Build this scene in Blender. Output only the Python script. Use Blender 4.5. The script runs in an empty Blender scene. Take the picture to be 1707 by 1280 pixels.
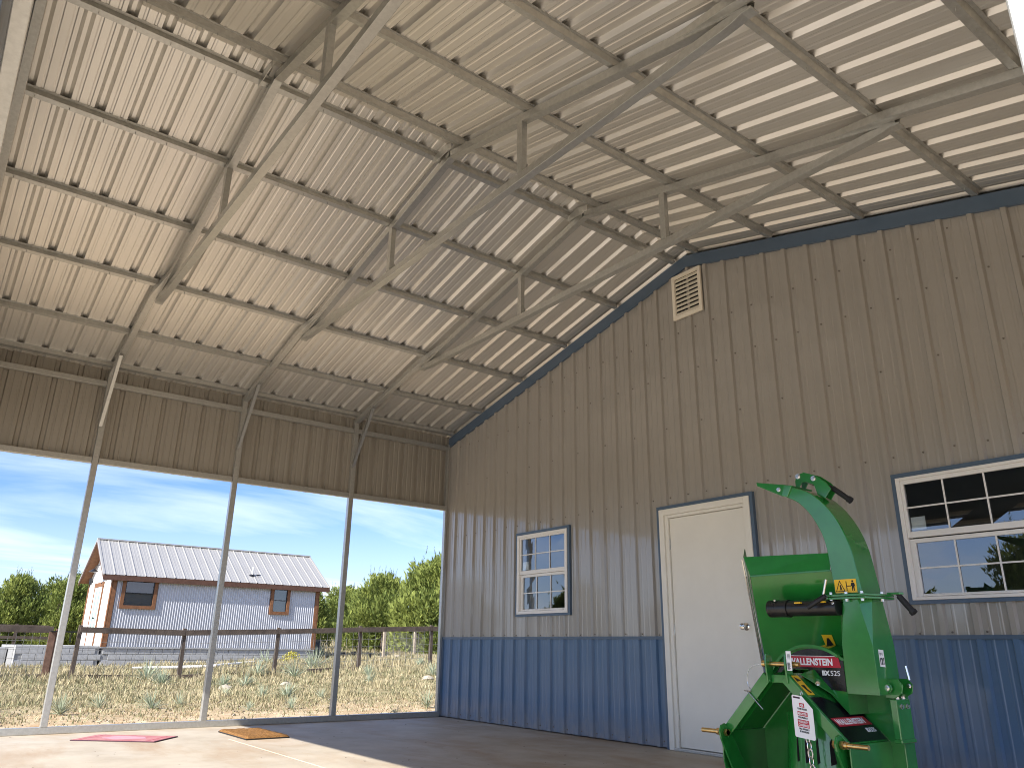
import bpy, math, random
from mathutils import Vector, Matrix
from math import sin, cos, pi, radians, sqrt
random.seed(11)
sc = bpy.context.scene

# ------------------------------------------------------------------ camera, sky, sun, exposure
cd = bpy.data.cameras.new('camera'); cam = bpy.data.objects.new('camera', cd); sc.collection.objects.link(cam)
cd.sensor_fit = 'HORIZONTAL'; cd.sensor_width = 36.0; cd.lens = 1282.8 / 1707 * 36.0
cd.clip_start = 0.05; cd.clip_end = 3000
PITCH, ROLL, YAW = 0.3308, 0.015, 0.9258
_F = Vector((-sin(YAW) * cos(PITCH), cos(YAW) * cos(PITCH), sin(PITCH)))
_R0 = Vector((cos(YAW), sin(YAW), 0)); _U0 = _R0.cross(_F)
_R = cos(ROLL) * _R0 + sin(ROLL) * _U0; _U = -sin(ROLL) * _R0 + cos(ROLL) * _U0
M = Matrix((( _R.x, _U.x, -_F.x, 9.3173), (_R.y, _U.y, -_F.y, -5.8978), (_R.z, _U.z, -_F.z, 0.8568), (0, 0, 0, 1)))
cam.matrix_world = M
sc.camera = cam

SUN = Vector((0.30, -1.29, 1.0)).normalized()
ELEV = math.asin(SUN.z); AZ = math.atan2(SUN.x, SUN.y)
world = bpy.data.worlds.new('World'); sc.world = world; world.use_nodes = True
nt = world.node_tree; nt.nodes.clear(); N = nt.nodes.new; L = nt.links.new
out = N('ShaderNodeOutputWorld'); bg = N('ShaderNodeBackground')
sky = N('ShaderNodeTexSky'); sky.sky_type = 'NISHITA'; sky.sun_disc = False
sky.sun_elevation = ELEV; sky.sun_rotation = AZ; sky.dust_density = 0.6; sky.ozone_density = 1.6; sky.air_density = 1.0
tc = N('ShaderNodeTexCoord'); sep = N('ShaderNodeSeparateXYZ'); L(tc.outputs['Generated'], sep.inputs[0])
zc = N('ShaderNodeMath'); zc.operation = 'MAXIMUM'; zc.inputs[1].default_value = 0.0; L(sep.outputs['Z'], zc.inputs[0])
za = N('ShaderNodeMath'); za.operation = 'ADD'; za.inputs[1].default_value = 0.14; L(zc.outputs[0], za.inputs[0])
dx = N('ShaderNodeMath'); dx.operation = 'DIVIDE'; L(sep.outputs['X'], dx.inputs[0]); L(za.outputs[0], dx.inputs[1])
dy = N('ShaderNodeMath'); dy.operation = 'DIVIDE'; L(sep.outputs['Y'], dy.inputs[0]); L(za.outputs[0], dy.inputs[1])
cmb = N('ShaderNodeCombineXYZ'); L(dx.outputs[0], cmb.inputs[0]); L(dy.outputs[0], cmb.inputs[1])
mp = N('ShaderNodeMapping'); mp.inputs['Rotation'].default_value = (0, 0, radians(-24)); mp.inputs['Scale'].default_value = (1.25, 0.36, 1); mp.inputs['Location'].default_value = (0.35, 0.4, 0)
L(cmb.outputs[0], mp.inputs[0])
n1 = N('ShaderNodeTexNoise'); n1.inputs['Scale'].default_value = 1.0; n1.inputs['Detail'].default_value = 7; n1.inputs['Roughness'].default_value = 0.55; n1.inputs['Distortion'].default_value = 0.5
L(mp.outputs[0], n1.inputs['Vector'])
r1 = N('ShaderNodeValToRGB'); r1.color_ramp.elements[0].position = 0.43; r1.color_ramp.elements[1].position = 0.68
r1.color_ramp.elements[0].color = (0, 0, 0, 1); r1.color_ramp.elements[1].color = (0.72, 0.72, 0.72, 1)
L(n1.outputs['Fac'], r1.inputs[0])
# haze towards the horizon, the same all the way round
hz = N('ShaderNodeMapRange'); hz.inputs['From Min'].default_value = 0.0; hz.inputs['From Max'].default_value = 0.16; hz.inputs['To Min'].default_value = 0.50; hz.inputs['To Max'].default_value = 0.0
L(zc.outputs[0], hz.inputs['Value'])
mx = N('ShaderNodeMath'); mx.operation = 'MAXIMUM'; L(r1.outputs[0], mx.inputs[0]); L(hz.outputs[0], mx.inputs[1])
mix = N('ShaderNodeMixRGB'); mix.inputs['Color2'].default_value = (6.8, 7.4, 8.8, 1); L(mx.outputs[0], mix.inputs[0])
tint = N('ShaderNodeMixRGB'); tint.blend_type = 'MULTIPLY'; tint.inputs[0].default_value = 1.0; tint.inputs['Color2'].default_value = (0.56, 0.71, 1.06, 1)
L(sky.outputs[0], tint.inputs['Color1']); L(tint.outputs[0], mix.inputs['Color1'])
L(mix.outputs[0], bg.inputs['Color']); bg.inputs['Strength'].default_value = 0.050
L(bg.outputs[0], out.inputs['Surface'])

sd = bpy.data.lights.new('sun', 'SUN'); sd.energy = 2.6; sd.angle = radians(0.53); sd.color = (1.0, 0.955, 0.885)
so = bpy.data.objects.new('sun', sd); sc.collection.objects.link(so); so.location = SUN * 60
so.rotation_euler = (-SUN).to_track_quat('-Z', 'Y').to_euler()
sc.view_settings.view_transform = 'Standard'; sc.view_settings.look = 'None'
sc.view_settings.exposure = 2.08; sc.view_settings.gamma = 1.0; sc.view_settings.use_curve_mapping = False
sc.render.engine = 'CYCLES'; cy = sc.cycles
cy.max_bounces = 14; cy.diffuse_bounces = 9; cy.glossy_bounces = 6; cy.transmission_bounces = 8; cy.transparent_max_bounces = 24
cy.sample_clamp_indirect = 8.0; cy.use_denoising = True; cy.filter_width = 1.0
try: cy.denoiser = 'OPENIMAGEDENOISE'
except Exception: pass

# ------------------------------------------------------------------ materials
def mat(name, col, rough=0.6, metal=0.0, spec=0.5, noise=0.0, nscale=8.0, stretch=(1, 1, 1), bump=0.0, bscale=40.0, coat=0.0, col2=None, obj_rand=0.0):
    m = bpy.data.materials.new(name); m.use_nodes = True
    t = m.node_tree; b = t.nodes['Principled BSDF']
    b.inputs['Base Color'].default_value = (*col, 1); b.inputs['Roughness'].default_value = rough
    b.inputs['Metallic'].default_value = metal; b.inputs['Specular IOR Level'].default_value = spec
    b.inputs['Coat Weight'].default_value = coat; b.inputs['Coat Roughness'].default_value = 0.07; b.inputs['Coat IOR'].default_value = 1.5 + .3 * coat
    if noise or col2 or bump:
        c = t.nodes.new('ShaderNodeTexCoord'); mpn = t.nodes.new('ShaderNodeMapping'); mpn.inputs['Scale'].default_value = stretch
        t.links.new(c.outputs['Object'], mpn.inputs[0])
    if noise or col2:
        n = t.nodes.new('ShaderNodeTexNoise'); n.inputs['Scale'].default_value = nscale; n.inputs['Detail'].default_value = 6; n.inputs['Roughness'].default_value = 0.62
        t.links.new(mpn.outputs[0], n.inputs['Vector'])
        rp = t.nodes.new('ShaderNodeValToRGB'); rp.color_ramp.elements[0].position = 0.32; rp.color_ramp.elements[1].position = 0.68
        lo = col2 if col2 else tuple(max(0, x * (1 - noise)) for x in col); hi = col if col2 else tuple(min(1, x * (1 + noise)) for x in col)
        rp.color_ramp.elements[0].color = (*lo, 1); rp.color_ramp.elements[1].color = (*hi, 1)
        t.links.new(n.outputs['Fac'], rp.inputs[0]); t.links.new(rp.outputs[0], b.inputs['Base Color'])
        rr = t.nodes.new('ShaderNodeMapRange'); rr.inputs['To Min'].default_value = min(1, rough * 1.2); rr.inputs['To Max'].default_value = rough * 0.85
        t.links.new(n.outputs['Fac'], rr.inputs['Value']); t.links.new(rr.outputs[0], b.inputs['Roughness'])
    if bump:
        n2 = t.nodes.new('ShaderNodeTexNoise'); n2.inputs['Scale'].default_value = bscale; n2.inputs['Detail'].default_value = 4
        t.links.new(mpn.outputs[0], n2.inputs['Vector'])
        bp = t.nodes.new('ShaderNodeBump'); bp.inputs['Strength'].default_value = bump; bp.inputs['Distance'].default_value = 0.01
        t.links.new(n2.outputs['Fac'], bp.inputs['Height']); t.links.new(bp.outputs[0], b.inputs['Normal'])
    return m

def attr_mat(name, rough=0.7, trans=0.0):
    m = bpy.data.materials.new(name); m.use_nodes = True
    t = m.node_tree; b = t.nodes['Principled BSDF']; b.inputs['Roughness'].default_value = rough
    b.inputs['Specular IOR Level'].default_value = 0.25
    a = t.nodes.new('ShaderNodeAttribute'); a.attribute_name = 'tint'
    t.links.new(a.outputs['Color'], b.inputs['Base Color'])
    if trans:
        tr = t.nodes.new('ShaderNodeBsdfTranslucent'); t.links.new(a.outputs['Color'], tr.inputs['Color'])
        ms = t.nodes.new('ShaderNodeMixShader'); ms.inputs[0].default_value = trans
        t.links.new(b.outputs[0], ms.inputs[1]); t.links.new(tr.outputs[0], ms.inputs[2])
        t.links.new(ms.outputs[0], t.nodes['Material Output'].inputs['Surface'])
    return m

def glass_mat(name, tintc=(0.9, 0.95, 0.95), boost=3.6):
    m = bpy.data.materials.new(name); m.use_nodes = True; t = m.node_tree; t.nodes.clear()
    o = t.nodes.new('ShaderNodeOutputMaterial'); ms = t.nodes.new('ShaderNodeMixShader')
    tr = t.nodes.new('ShaderNodeBsdfTransparent'); tr.inputs[0].default_value = (*tintc, 1)
    gl = t.nodes.new('ShaderNodeBsdfGlossy'); gl.inputs['Roughness'].default_value = 0.0; gl.inputs['Color'].default_value = (0.95, 0.97, 1, 1)
    fr = t.nodes.new('ShaderNodeFresnel'); fr.inputs['IOR'].default_value = 1.5
    mu = t.nodes.new('ShaderNodeMath'); mu.operation = 'MULTIPLY'; mu.inputs[1].default_value = boost; mu.use_clamp = True
    t.links.new(fr.outputs[0], mu.inputs[0]); t.links.new(mu.outputs[0], ms.inputs[0])
    t.links.new(tr.outputs[0], ms.inputs[1]); t.links.new(gl.outputs[0], ms.inputs[2]); t.links.new(ms.outputs[0], o.inputs['Surface'])
    return m

def concrete_mat():
    m = bpy.data.materials.new('concrete'); m.use_nodes = True; t = m.node_tree; b = t.nodes['Principled BSDF']
    nn = t.nodes.new; lk = t.links.new
    c = nn('ShaderNodeTexCoord')
    def noise(scale, det, st=(1, 1, 1), dist=0.0):
        mpn = nn('ShaderNodeMapping'); mpn.inputs['Scale'].default_value = st; lk(c.outputs['Object'], mpn.inputs[0])
        n = nn('ShaderNodeTexNoise'); n.inputs['Scale'].default_value = scale; n.inputs['Detail'].default_value = det; n.inputs['Distortion'].default_value = dist
        n.inputs['Roughness'].default_value = 0.65
        lk(mpn.outputs[0], n.inputs['Vector']); return n
    def ramp(src, p0, p1, c0, c1):
        r = nn('ShaderNodeValToRGB'); r.color_ramp.elements[0].position = p0; r.color_ramp.elements[1].position = p1
        r.color_ramp.elements[0].color = (*c0, 1); r.color_ramp.elements[1].color = (*c1, 1); lk(src, r.inputs[0]); return r
    base = ramp(noise(2.2, 7).outputs['Fac'], 0.3, 0.7, (0.36, 0.305, 0.230), (0.48, 0.42, 0.33))
    dirt = ramp(noise(0.75, 8, (0.7, 2.0, 1), 0.35).outputs['Fac'], 0.46, 0.68, (0, 0, 0), (0.8, 0.8, 0.8))
    m1 = nn('ShaderNodeMixRGB'); m1.inputs['Color2'].default_value = (0.33, 0.225, 0.130, 1)
    lk(dirt.outputs[0], m1.inputs[0]); lk(base.outputs[0], m1.inputs['Color1'])
    pale = ramp(noise(1.3, 5, (1, 0.7, 1), 0.4).outputs['Fac'], 0.55, 0.70, (0, 0, 0), (0.6, 0.6, 0.6))
    m2 = nn('ShaderNodeMixRGB'); m2.inputs['Color2'].default_value = (0.50, 0.46, 0.39, 1)
    lk(pale.outputs[0], m2.inputs[0]); lk(m1.outputs[0], m2.inputs['Color1'])
    sp = ramp(noise(38, 2).outputs['Fac'], 0.69, 0.74, (0, 0, 0), (0.6, 0.6, 0.6))
    m3 = nn('ShaderNodeMixRGB'); m3.inputs['Color2'].default_value = (0.16, 0.10, 0.06, 1)
    lk(sp.outputs[0], m3.inputs[0]); lk(m2.outputs[0], m3.inputs['Color1'])
    lk(m3.outputs[0], b.inputs['Base Color']); b.inputs['Roughness'].default_value = 0.62; b.inputs['Specular IOR Level'].default_value = 0.35
    bp = nn('ShaderNodeBump'); bp.inputs['Strength'].default_value = 0.15; bp.inputs['Distance'].default_value = 0.004
    lk(noise(60, 4).outputs['Fac'], bp.inputs['Height']); lk(bp.outputs[0], b.inputs['Normal'])
    return m

def ground_mat():
    m = bpy.data.materials.new('dry_ground'); m.use_nodes = True; t = m.node_tree; b = t.nodes['Principled BSDF']
    nn = t.nodes.new; lk = t.links.new; c = nn('ShaderNodeTexCoord')
    def noise(scale, det):
        n = nn('ShaderNodeTexNoise'); n.inputs['Scale'].default_value = scale; n.inputs['Detail'].default_value = det; n.inputs['Roughness'].default_value = 0.65
        lk(c.outputs['Object'], n.inputs['Vector']); return n
    g = noise(1.6, 8); gr = nn('ShaderNodeValToRGB'); e = gr.color_ramp.elements
    e[0].position = 0.32; e[0].color = (0.20, 0.165, 0.085, 1); e[1].position = 0.68; e[1].color = (0.37, 0.31, 0.185, 1); lk(g.outputs['Fac'], gr.inputs[0])
    d = noise(3.5, 8); dr = nn('ShaderNodeValToRGB'); e = dr.color_ramp.elements
    e[0].position = 0.35; e[0].color = (0.36, 0.235, 0.125, 1); e[1].position = 0.65; e[1].color = (0.56, 0.45, 0.31, 1); lk(d.outputs['Fac'], dr.inputs[0])
    sepx = nn('ShaderNodeSeparateXYZ'); lk(c.outputs['Object'], sepx.inputs[0])
    mr = nn('ShaderNodeMapRange'); mr.inputs['From Min'].default_value = -5.5; mr.inputs['From Max'].default_value = -1.6; lk(sepx.outputs['X'], mr.inputs['Value'])
    ad = nn('ShaderNodeMath'); ad.operation = 'MULTIPLY_ADD'; n3 = noise(0.8, 6); lk(n3.outputs['Fac'], ad.inputs[0]); ad.inputs[1].default_value = 1.6; ad.inputs[2].default_value = -0.8
    a2 = nn('ShaderNodeMath'); a2.operation = 'ADD'; a2.use_clamp = True; lk(mr.outputs[0], a2.inputs[0]); lk(ad.outputs[0], a2.inputs[1])
    mxn = nn('ShaderNodeMixRGB'); lk(a2.outputs[0], mxn.inputs[0]); lk(gr.outputs[0], mxn.inputs['Color1']); lk(dr.outputs[0], mxn.inputs['Color2'])
    lk(mxn.outputs[0], b.inputs['Base Color']); b.inputs['Roughness'].default_value = 0.95; b.inputs['Specular IOR Level'].default_value = 0.1
    bp = nn('ShaderNodeBump'); bp.inputs['Strength'].default_value = 0.7; bp.inputs['Distance'].default_value = 0.03
    lk(noise(14, 6).outputs['Fac'], bp.inputs['Height']); lk(bp.outputs[0], b.inputs['Normal'])
    return m

MT = dict(
    ceil=mat('roof_sheet_underside', (0.76, 0.74, 0.695), 0.38, 0.74, 0.5, noise=0.03, nscale=1.2),
    galv=mat('galvanized_steel', (0.50, 0.50, 0.475), 0.33, 0.68, 0.5, noise=0.09, nscale=34),
    tan=mat('tan_painted_steel', (0.330, 0.308, 0.274), 0.36, 0.0, 0.5, noise=0.025, nscale=0.8, bump=0.03, bscale=4, coat=0.7),
    blue=mat('blue_painted_steel', (0.080, 0.150, 0.255), 0.38, 0.0, 0.5, noise=0.03, nscale=0.8, bump=0.03, bscale=4, coat=0.25),
    bluetrim=mat('blue_trim_steel', (0.080, 0.122, 0.180), 0.34, 0.0, 0.5, noise=0.04, nscale=6),
    eave=mat('eave_sheet_inside', (0.36, 0.33, 0.28), 0.34, 0.2, 0.5, noise=0.04, nscale=1.0),
    white=mat('white_vinyl', (0.78, 0.76, 0.72), 0.35, 0, 0.5, noise=0.02, nscale=5),
    cream=mat('cream_painted_door', (0.76, 0.735, 0.66), 0.42, 0, 0.5, noise=0.035, nscale=2.2, bump=0.03, bscale=45),
    vent=mat('almond_plastic', (0.80, 0.74, 0.62), 0.45, 0, 0.4, noise=0.02),
    dark=mat('dark_void', (0.012, 0.012, 0.012), 0.8, 0, 0.1, noise=0.1),
    room=mat('room_lining', (0.16, 0.14, 0.12), 0.8, 0, 0.2, noise=0.1, nscale=2),
    bounce_fill=mat('pale_bounce_ground', (0.62, 0.57, 0.48), 0.95, 0, 0.1, noise=0.12, nscale=1.5, bump=0.4, bscale=25), conc=concrete_mat(), ground=ground_mat(),  # pale outdoor ground colour here serves to throw sunlight indoors
    glass=glass_mat('window_glass'),
    chrome=mat('polished_nickel', (0.62, 0.60, 0.56), 0.12, 1.0, noise=0.03),
    screw=mat('screw_head', (0.17, 0.145, 0.12), 0.45, 0.3, noise=0.05),
    green=mat('green_paint', (0.017, 0.180, 0.028), 0.20, 0, 0.45, noise=0.12, nscale=7, coat=0.55, bump=0.02, bscale=30),
    black=mat('black_rubber', (0.014, 0.014, 0.015), 0.55, 0, 0.4, noise=0.15, nscale=30),
    blackp=mat('black_plastic', (0.012, 0.012, 0.013), 0.32, 0, 0.5, noise=0.15, nscale=12),
    decal=mat('black_decal', (0.008, 0.008, 0.010), 0.22, 0, 0.5, noise=0.1),
    red=mat('red_print', (0.42, 0.012, 0.030), 0.35, 0, 0.4, noise=0.03),
    wprint=mat('white_print', (0.82, 0.82, 0.82), 0.4, 0, 0.4, noise=0.01),
    yellow=mat('yellow_sticker', (0.78, 0.47, 0.02), 0.4, 0, 0.4, noise=0.03),
    bprint=mat('black_print', (0.012, 0.012, 0.012), 0.5, 0, 0.3, noise=0.05),
    gold=mat('zinc_yellow_steel', (0.66, 0.46, 0.20), 0.28, 1.0, noise=0.12, nscale=30),
    bolt=mat('zinc_bolt', (0.72, 0.72, 0.70), 0.25, 1.0, noise=0.08, nscale=40),
    tag=mat('white_card', (0.80, 0.79, 0.78), 0.5, 0, 0.35, noise=0.015),
    coir=mat('coir_mat', (0.205, 0.105, 0.038), 0.95, 0, 0.1, noise=0.35, nscale=60, bump=0.8, bscale=160),
    pink=mat('faded_red_print', (0.34, 0.105, 0.12), 0.85, 0, 0.15, nscale=7, col2=(0.42, 0.22, 0.22), bump=0.25, bscale=120),
    pinkl=mat('pale_print', (0.52, 0.29, 0.30), 0.85, 0, 0.15, nscale=16, col2=(0.36, 0.22, 0.30)),
    mdark=mat('dark_mat_edge', (0.07, 0.035, 0.05), 0.8, 0, 0.2, noise=0.2),
    wood=mat('weathered_wood', (0.115, 0.090, 0.072), 0.85, 0, 0.2, nscale=6, stretch=(1, 1, 1), col2=(0.060, 0.047, 0.040), bump=0.4, bscale=30),
    woodp=mat('pale_post_wood', (0.33, 0.28, 0.22), 0.85, 0, 0.2, noise=0.25, nscale=9),
    woodr=mat('reddish_post_wood', (0.16, 0.095, 0.068), 0.85, 0, 0.2, noise=0.3, nscale=9),
    cedar=mat('cedar_trim', (0.180, 0.082, 0.038), 0.6, 0, 0.3, noise=0.25, nscale=9),
    cedard=mat('dark_cedar_fascia', (0.095, 0.048, 0.032), 0.6, 0, 0.3, noise=0.2, nscale=7),
    corr=mat('corrugated_galvalume', (0.47, 0.48, 0.51), 0.36, 0.30, 0.5, noise=0.04, nscale=2),
    roofm=mat('galvalume_roof', (0.42, 0.405, 0.375), 0.38, 0.40, 0.5, noise=0.04, nscale=1.2),
    hwhite=mat('house_white_siding', (0.80, 0.79, 0.76), 0.6, 0, 0.3, noise=0.03),
    mint=mat('mint_door_glass', (0.36, 0.58, 0.50), 0.15, 0, 0.6, noise=0.05),
    block=mat('grey_block', (0.33, 0.335, 0.34), 0.85, 0, 0.2, noise=0.14, nscale=7, bump=0.3, bscale=50),
    mortar=mat('grey_mortar', (0.255, 0.26, 0.265), 0.9, 0, 0.15, noise=0.1, nscale=9),
    blind=mat('dark_shade', (0.05, 0.055, 0.06), 0.6, 0, 0.3, noise=0.1),
    brick=mat('orange_brick', (0.38, 0.135, 0.06), 0.85, 0, 0.2, noise=0.2, nscale=12),
    pvc=mat('white_pipe', (0.74, 0.72, 0.68), 0.45, 0, 0.4, noise=0.04),
    lime=mat('limestone', (0.34, 0.30, 0.235), 0.9, 0, 0.15, noise=0.15, nscale=9, bump=0.5, bscale=18),
    wire=mat('fence_wire', (0.30, 0.29, 0.27), 0.5, 0.6, 0.5, noise=0.1),
    bark=mat('juniper_bark', (0.13, 0.095, 0.072), 0.95, 0, 0.1, noise=0.3, nscale=7, bump=0.5, bscale=20),
    leaf=attr_mat('juniper_foliage', 0.75, 0.22), grass=attr_mat('dry_grass', 0.8, 0.25), yucca=attr_mat('yucca_leaf', 0.5, 0.08),
    slab2=mat('saw_cut', (0.52, 0.46, 0.37), 0.9, 0, 0.1, noise=0.1, nscale=20),
)

def dusty(m, top, col, amt):
    t = m.node_tree; b = t.nodes['Principled BSDF']; src = b.inputs['Base Color'].links[0].from_socket; nn = t.nodes.new; lk = t.links.new
    c = nn('ShaderNodeTexCoord'); sp = nn('ShaderNodeSeparateXYZ'); lk(c.outputs['Object'], sp.inputs[0])
    mr = nn('ShaderNodeMapRange'); mr.inputs['From Min'].default_value = 0.0; mr.inputs['From Max'].default_value = top; mr.inputs['To Min'].default_value = amt; mr.inputs['To Max'].default_value = 0; lk(sp.outputs['Z'], mr.inputs['Value'])
    n = nn('ShaderNodeTexNoise'); n.inputs['Scale'].default_value = 9; n.inputs['Detail'].default_value = 7; lk(c.outputs['Object'], n.inputs['Vector'])
    mu = nn('ShaderNodeMath'); mu.operation = 'MULTIPLY'; mu.use_clamp = True; lk(mr.outputs[0], mu.inputs[0]); lk(n.outputs['Fac'], mu.inputs[1])
    mx_ = nn('ShaderNodeMixRGB'); mx_.inputs['Color2'].default_value = (*col, 1); lk(mu.outputs[0], mx_.inputs[0]); lk(src, mx_.inputs['Color1']); lk(mx_.outputs[0], b.inputs['Base Color'])
dusty(MT['blue'], 0.30, (0.33, 0.27, 0.20), 0.9); dusty(MT['cream'], 0.35, (0.42, 0.36, 0.27), 0.5)
# ------------------------------------------------------------------ building helpers
def link(o): sc.collection.objects.link(o); return o
def thing(name, label, cat, loc=(0, 0, 0), group=None, rotz=0.0):
    o = link(bpy.data.objects.new(name, None)); o.location = loc; o.rotation_euler = (0, 0, rotz); o.empty_display_size = 0.2
    o['label'] = label; o['category'] = cat
    if group: o['group'] = group
    return o
def tag(o, label=None, cat=None, group=None, kind=None):
    for k, v in (('label', label), ('category', cat), ('group', group), ('kind', kind)):
        if v: o[k] = v
    return o
def childs(o): return [c for c in list(bpy.data.objects) if c.parent == o]
def copy_tree(o, kids, parent=None):
    c = o.copy(); link(c)
    if parent: c.parent = parent
    for k in kids.get(o.name, []): copy_tree(k, kids, c)
    return c
def kid_map():
    d = {}
    for o in bpy.data.objects:
        if o.parent: d.setdefault(o.parent.name, []).append(o)
    return d

class MB:
    def __init__(s): s.v = []; s.f = []; s.m = []; s.mi = 0; s.col = None; s.cols = []
    def add(s, vs, fs):
        b = len(s.v); s.v += [tuple(p) for p in vs]
        for f in fs: s.f.append(tuple(i + b for i in f)); s.m.append(s.mi)
    def box(s, x0, y0, z0, x1, y1, z1):
        s.add([(x0, y0, z0), (x1, y0, z0), (x1, y1, z0), (x0, y1, z0), (x0, y0, z1), (x1, y0, z1), (x1, y1, z1), (x0, y1, z1)],
              [(0, 3, 2, 1), (4, 5, 6, 7), (0, 1, 5, 4), (1, 2, 6, 5), (2, 3, 7, 6), (3, 0, 4, 7)])
        return s
    def frame(s, p0, p1, up=(0, 0, 1)):
        p0 = Vector(p0); p1 = Vector(p1); d = (p1 - p0).normalized(); u = Vector(up)
        if abs(d.dot(u)) > 0.98: u = Vector((0, 1, 0))
        r = d.cross(u).normalized(); u = r.cross(d).normalized()
        return p0, p1, r, u
    def bar(s, p0, p1, w, h, up=(0, 0, 1), open_end=False):
        p0, p1, r, u = s.frame(p0, p1, up); vs = []
        for p in (p0, p1):
            for a, b in ((-1, -1), (1, -1), (1, 1), (-1, 1)): vs.append(p + r * a * w / 2 + u * b * h / 2)
        fs = [(0, 1, 5, 4), (1, 2, 6, 5), (2, 3, 7, 6), (3, 0, 4, 7), (0, 3, 2, 1)]
        if not open_end: fs.append((4, 5, 6, 7))
        else:                                              # hollow tube mouth
            t = 0.004; d = (p1 - p0).normalized(); n = len(vs)
            for q in (p1, p1 - d * 0.08):
                for a, b in ((-1, -1), (1, -1), (1, 1), (-1, 1)): vs.append(q + r * a * (w / 2 - t) + u * b * (h / 2 - t))
            fs += [(4 + i, 4 + (i + 1) % 4, n + (i + 1) % 4, n + i) for i in range(4)]
            fs += [(n + i, n + (i + 1) % 4, n + 4 + (i + 1) % 4, n + 4 + i) for i in range(4)] + [(n + 4, n + 5, n + 6, n + 7)]
        s.add(vs, fs); return s
    def sweep(s, p0, p1, prof, up=(0, 0, 1), closed=True, caps=True):
        """prof: list of (right, up) points swept from p0 to p1"""
        p0, p1, r, u = s.frame(p0, p1, up); n = len(prof)
        vs = [p + r * a + u * b for p in (p0, p1) for a, b in prof]
        k = n if closed else n - 1
        fs = [(i, (i + 1) % n, n + (i + 1) % n, n + i) for i in range(k)]
        if closed and caps: fs += [tuple(range(n))[::-1], tuple(range(n, 2 * n))]
        s.add(vs, fs); return s
    def channel(s, p0, p1, w, d, up=(0, 0, 1), t=0.005, lip=0.012):
        """C section, web of width w on top of two legs d deep (towards -up), with inturned lips"""
        a = w / 2
        prof = [(-a, 0), (a, 0), (a, -d), (a - lip, -d), (a - lip, -d + t), (a - t, -d + t), (a - t, -t), (-a + t, -t), (-a + t, -d + t), (-a + lip, -d + t), (-a + lip, -d), (-a, -d)]
        return s.sweep(p0, p1, prof, up)
    def cyl(s, p0, p1, r0, r1=None, n=14, caps=True):
        r1 = r0 if r1 is None else r1; p0, p1, r, u = s.frame(p0, p1); vs = []
        for p, q in ((p0, r0), (p1, r1)):
            for i in range(n): a = 2 * pi * i / n; vs.append(p + r * cos(a) * q + u * sin(a) * q)
        fs = [(i, (i + 1) % n, n + (i + 1) % n, n + i) for i in range(n)]
        if caps: fs += [tuple(range(n))[::-1], tuple(range(n, 2 * n))]
        s.add(vs, fs); return s
    def hexbolt(s, p, d, r=0.011, h=0.009):
        p = Vector(p); d = Vector(d).normalized(); s.cyl(p, p + d * 0.003, r * 1.35, n=12); s.cyl(p + d * 0.003, p + d * (0.003 + h), r, n=6); return s
    def prism(s, pts, ax, a, b):
        """polygon pts extruded along axis 'x','y' or 'z' from a to b"""
        def P(p, t): return {'x': (t, p[0], p[1]), 'y': (p[0], t, p[1]), 'z': (p[0], p[1], t)}[ax]
        n = len(pts); vs = [P(p, a) for p in pts] + [P(p, b) for p in pts]
        s.add(vs, [tuple(range(n))[::-1], tuple(range(n, 2 * n))] + [(i, (i + 1) % n, n + (i + 1) % n, n + i) for i in range(n)]); return s
    def slab(s, c, u, v, th):
        """quad corners c (4 points), thickness th along normal"""
        c = [Vector(p) for p in c]; nrm = (c[1] - c[0]).cross(c[3] - c[0]).normalized() * th
        vs = c + [p - nrm for p in c]
        s.add(vs, [(0, 1, 2, 3), (7, 6, 5, 4)] + [(i, i + 4, (i + 1) % 4 + 4, (i + 1) % 4) for i in range(4)]); return s
    def loft(s, rings, caps=True):
        n = len(rings[0]); vs = [p for r in rings for p in r]
        fs = [(k * n + i, k * n + (i + 1) % n, (k + 1) * n + (i + 1) % n, (k + 1) * n + i) for k in range(len(rings) - 1) for i in range(n)]
        if caps: fs += [tuple(range(n))[::-1], tuple(range((len(rings) - 1) * n, len(rings) * n))]
        s.add(vs, fs); return s
    def torus(s, c, ax_u, ax_v, ru, rv, r, n=14, m=6):
        c = Vector(c); ax_u = Vector(ax_u); ax_v = Vector(ax_v); nn = ax_u.cross(ax_v); vs = []; fs = []
        for i in range(n):
            a = 2 * pi * i / n; o = ax_u * cos(a) * ru + ax_v * sin(a) * rv; d = (ax_u * cos(a) * rv + ax_v * sin(a) * ru).normalized()
            for j in range(m): b = 2 * pi * j / m; vs.append(c + o + d * cos(b) * r + nn * sin(b) * r)
        for i in range(n):
            for j in range(m): fs.append((i * m + j, ((i + 1) % n) * m + j, ((i + 1) % n) * m + (j + 1) % m, i * m + (j + 1) % m))
        s.add(vs, fs); return s
    def build(s, name, mats, parent=None, bevel=0.0, smooth=False, label=None, fix=True):
        me = bpy.data.meshes.new(name)
        off = parent_origin(parent) if parent else Vector((0, 0, 0))
        me.from_pydata([(p[0] - off.x, p[1] - off.y, p[2] - off.z) for p in s.v], [], s.f); me.update()
        if not isinstance(mats, (list, tuple)): mats = [mats]
        for m in mats: me.materials.append(m)
        if len(mats) > 1: me.polygons.foreach_set('material_index', s.m)
        if fix:
            import bmesh
            b = bmesh.new(); b.from_mesh(me); bmesh.ops.recalc_face_normals(b, faces=b.faces); b.to_mesh(me); b.free()
        if s.cols:
            at = me.color_attributes.new('tint', 'FLOAT_COLOR', 'POINT')
            at.data.foreach_set('color', [x for c in s.cols for x in (c[0], c[1], c[2], 1.0)])
        o = link(bpy.data.objects.new(name, me))
        if parent: o.parent = parent
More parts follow.
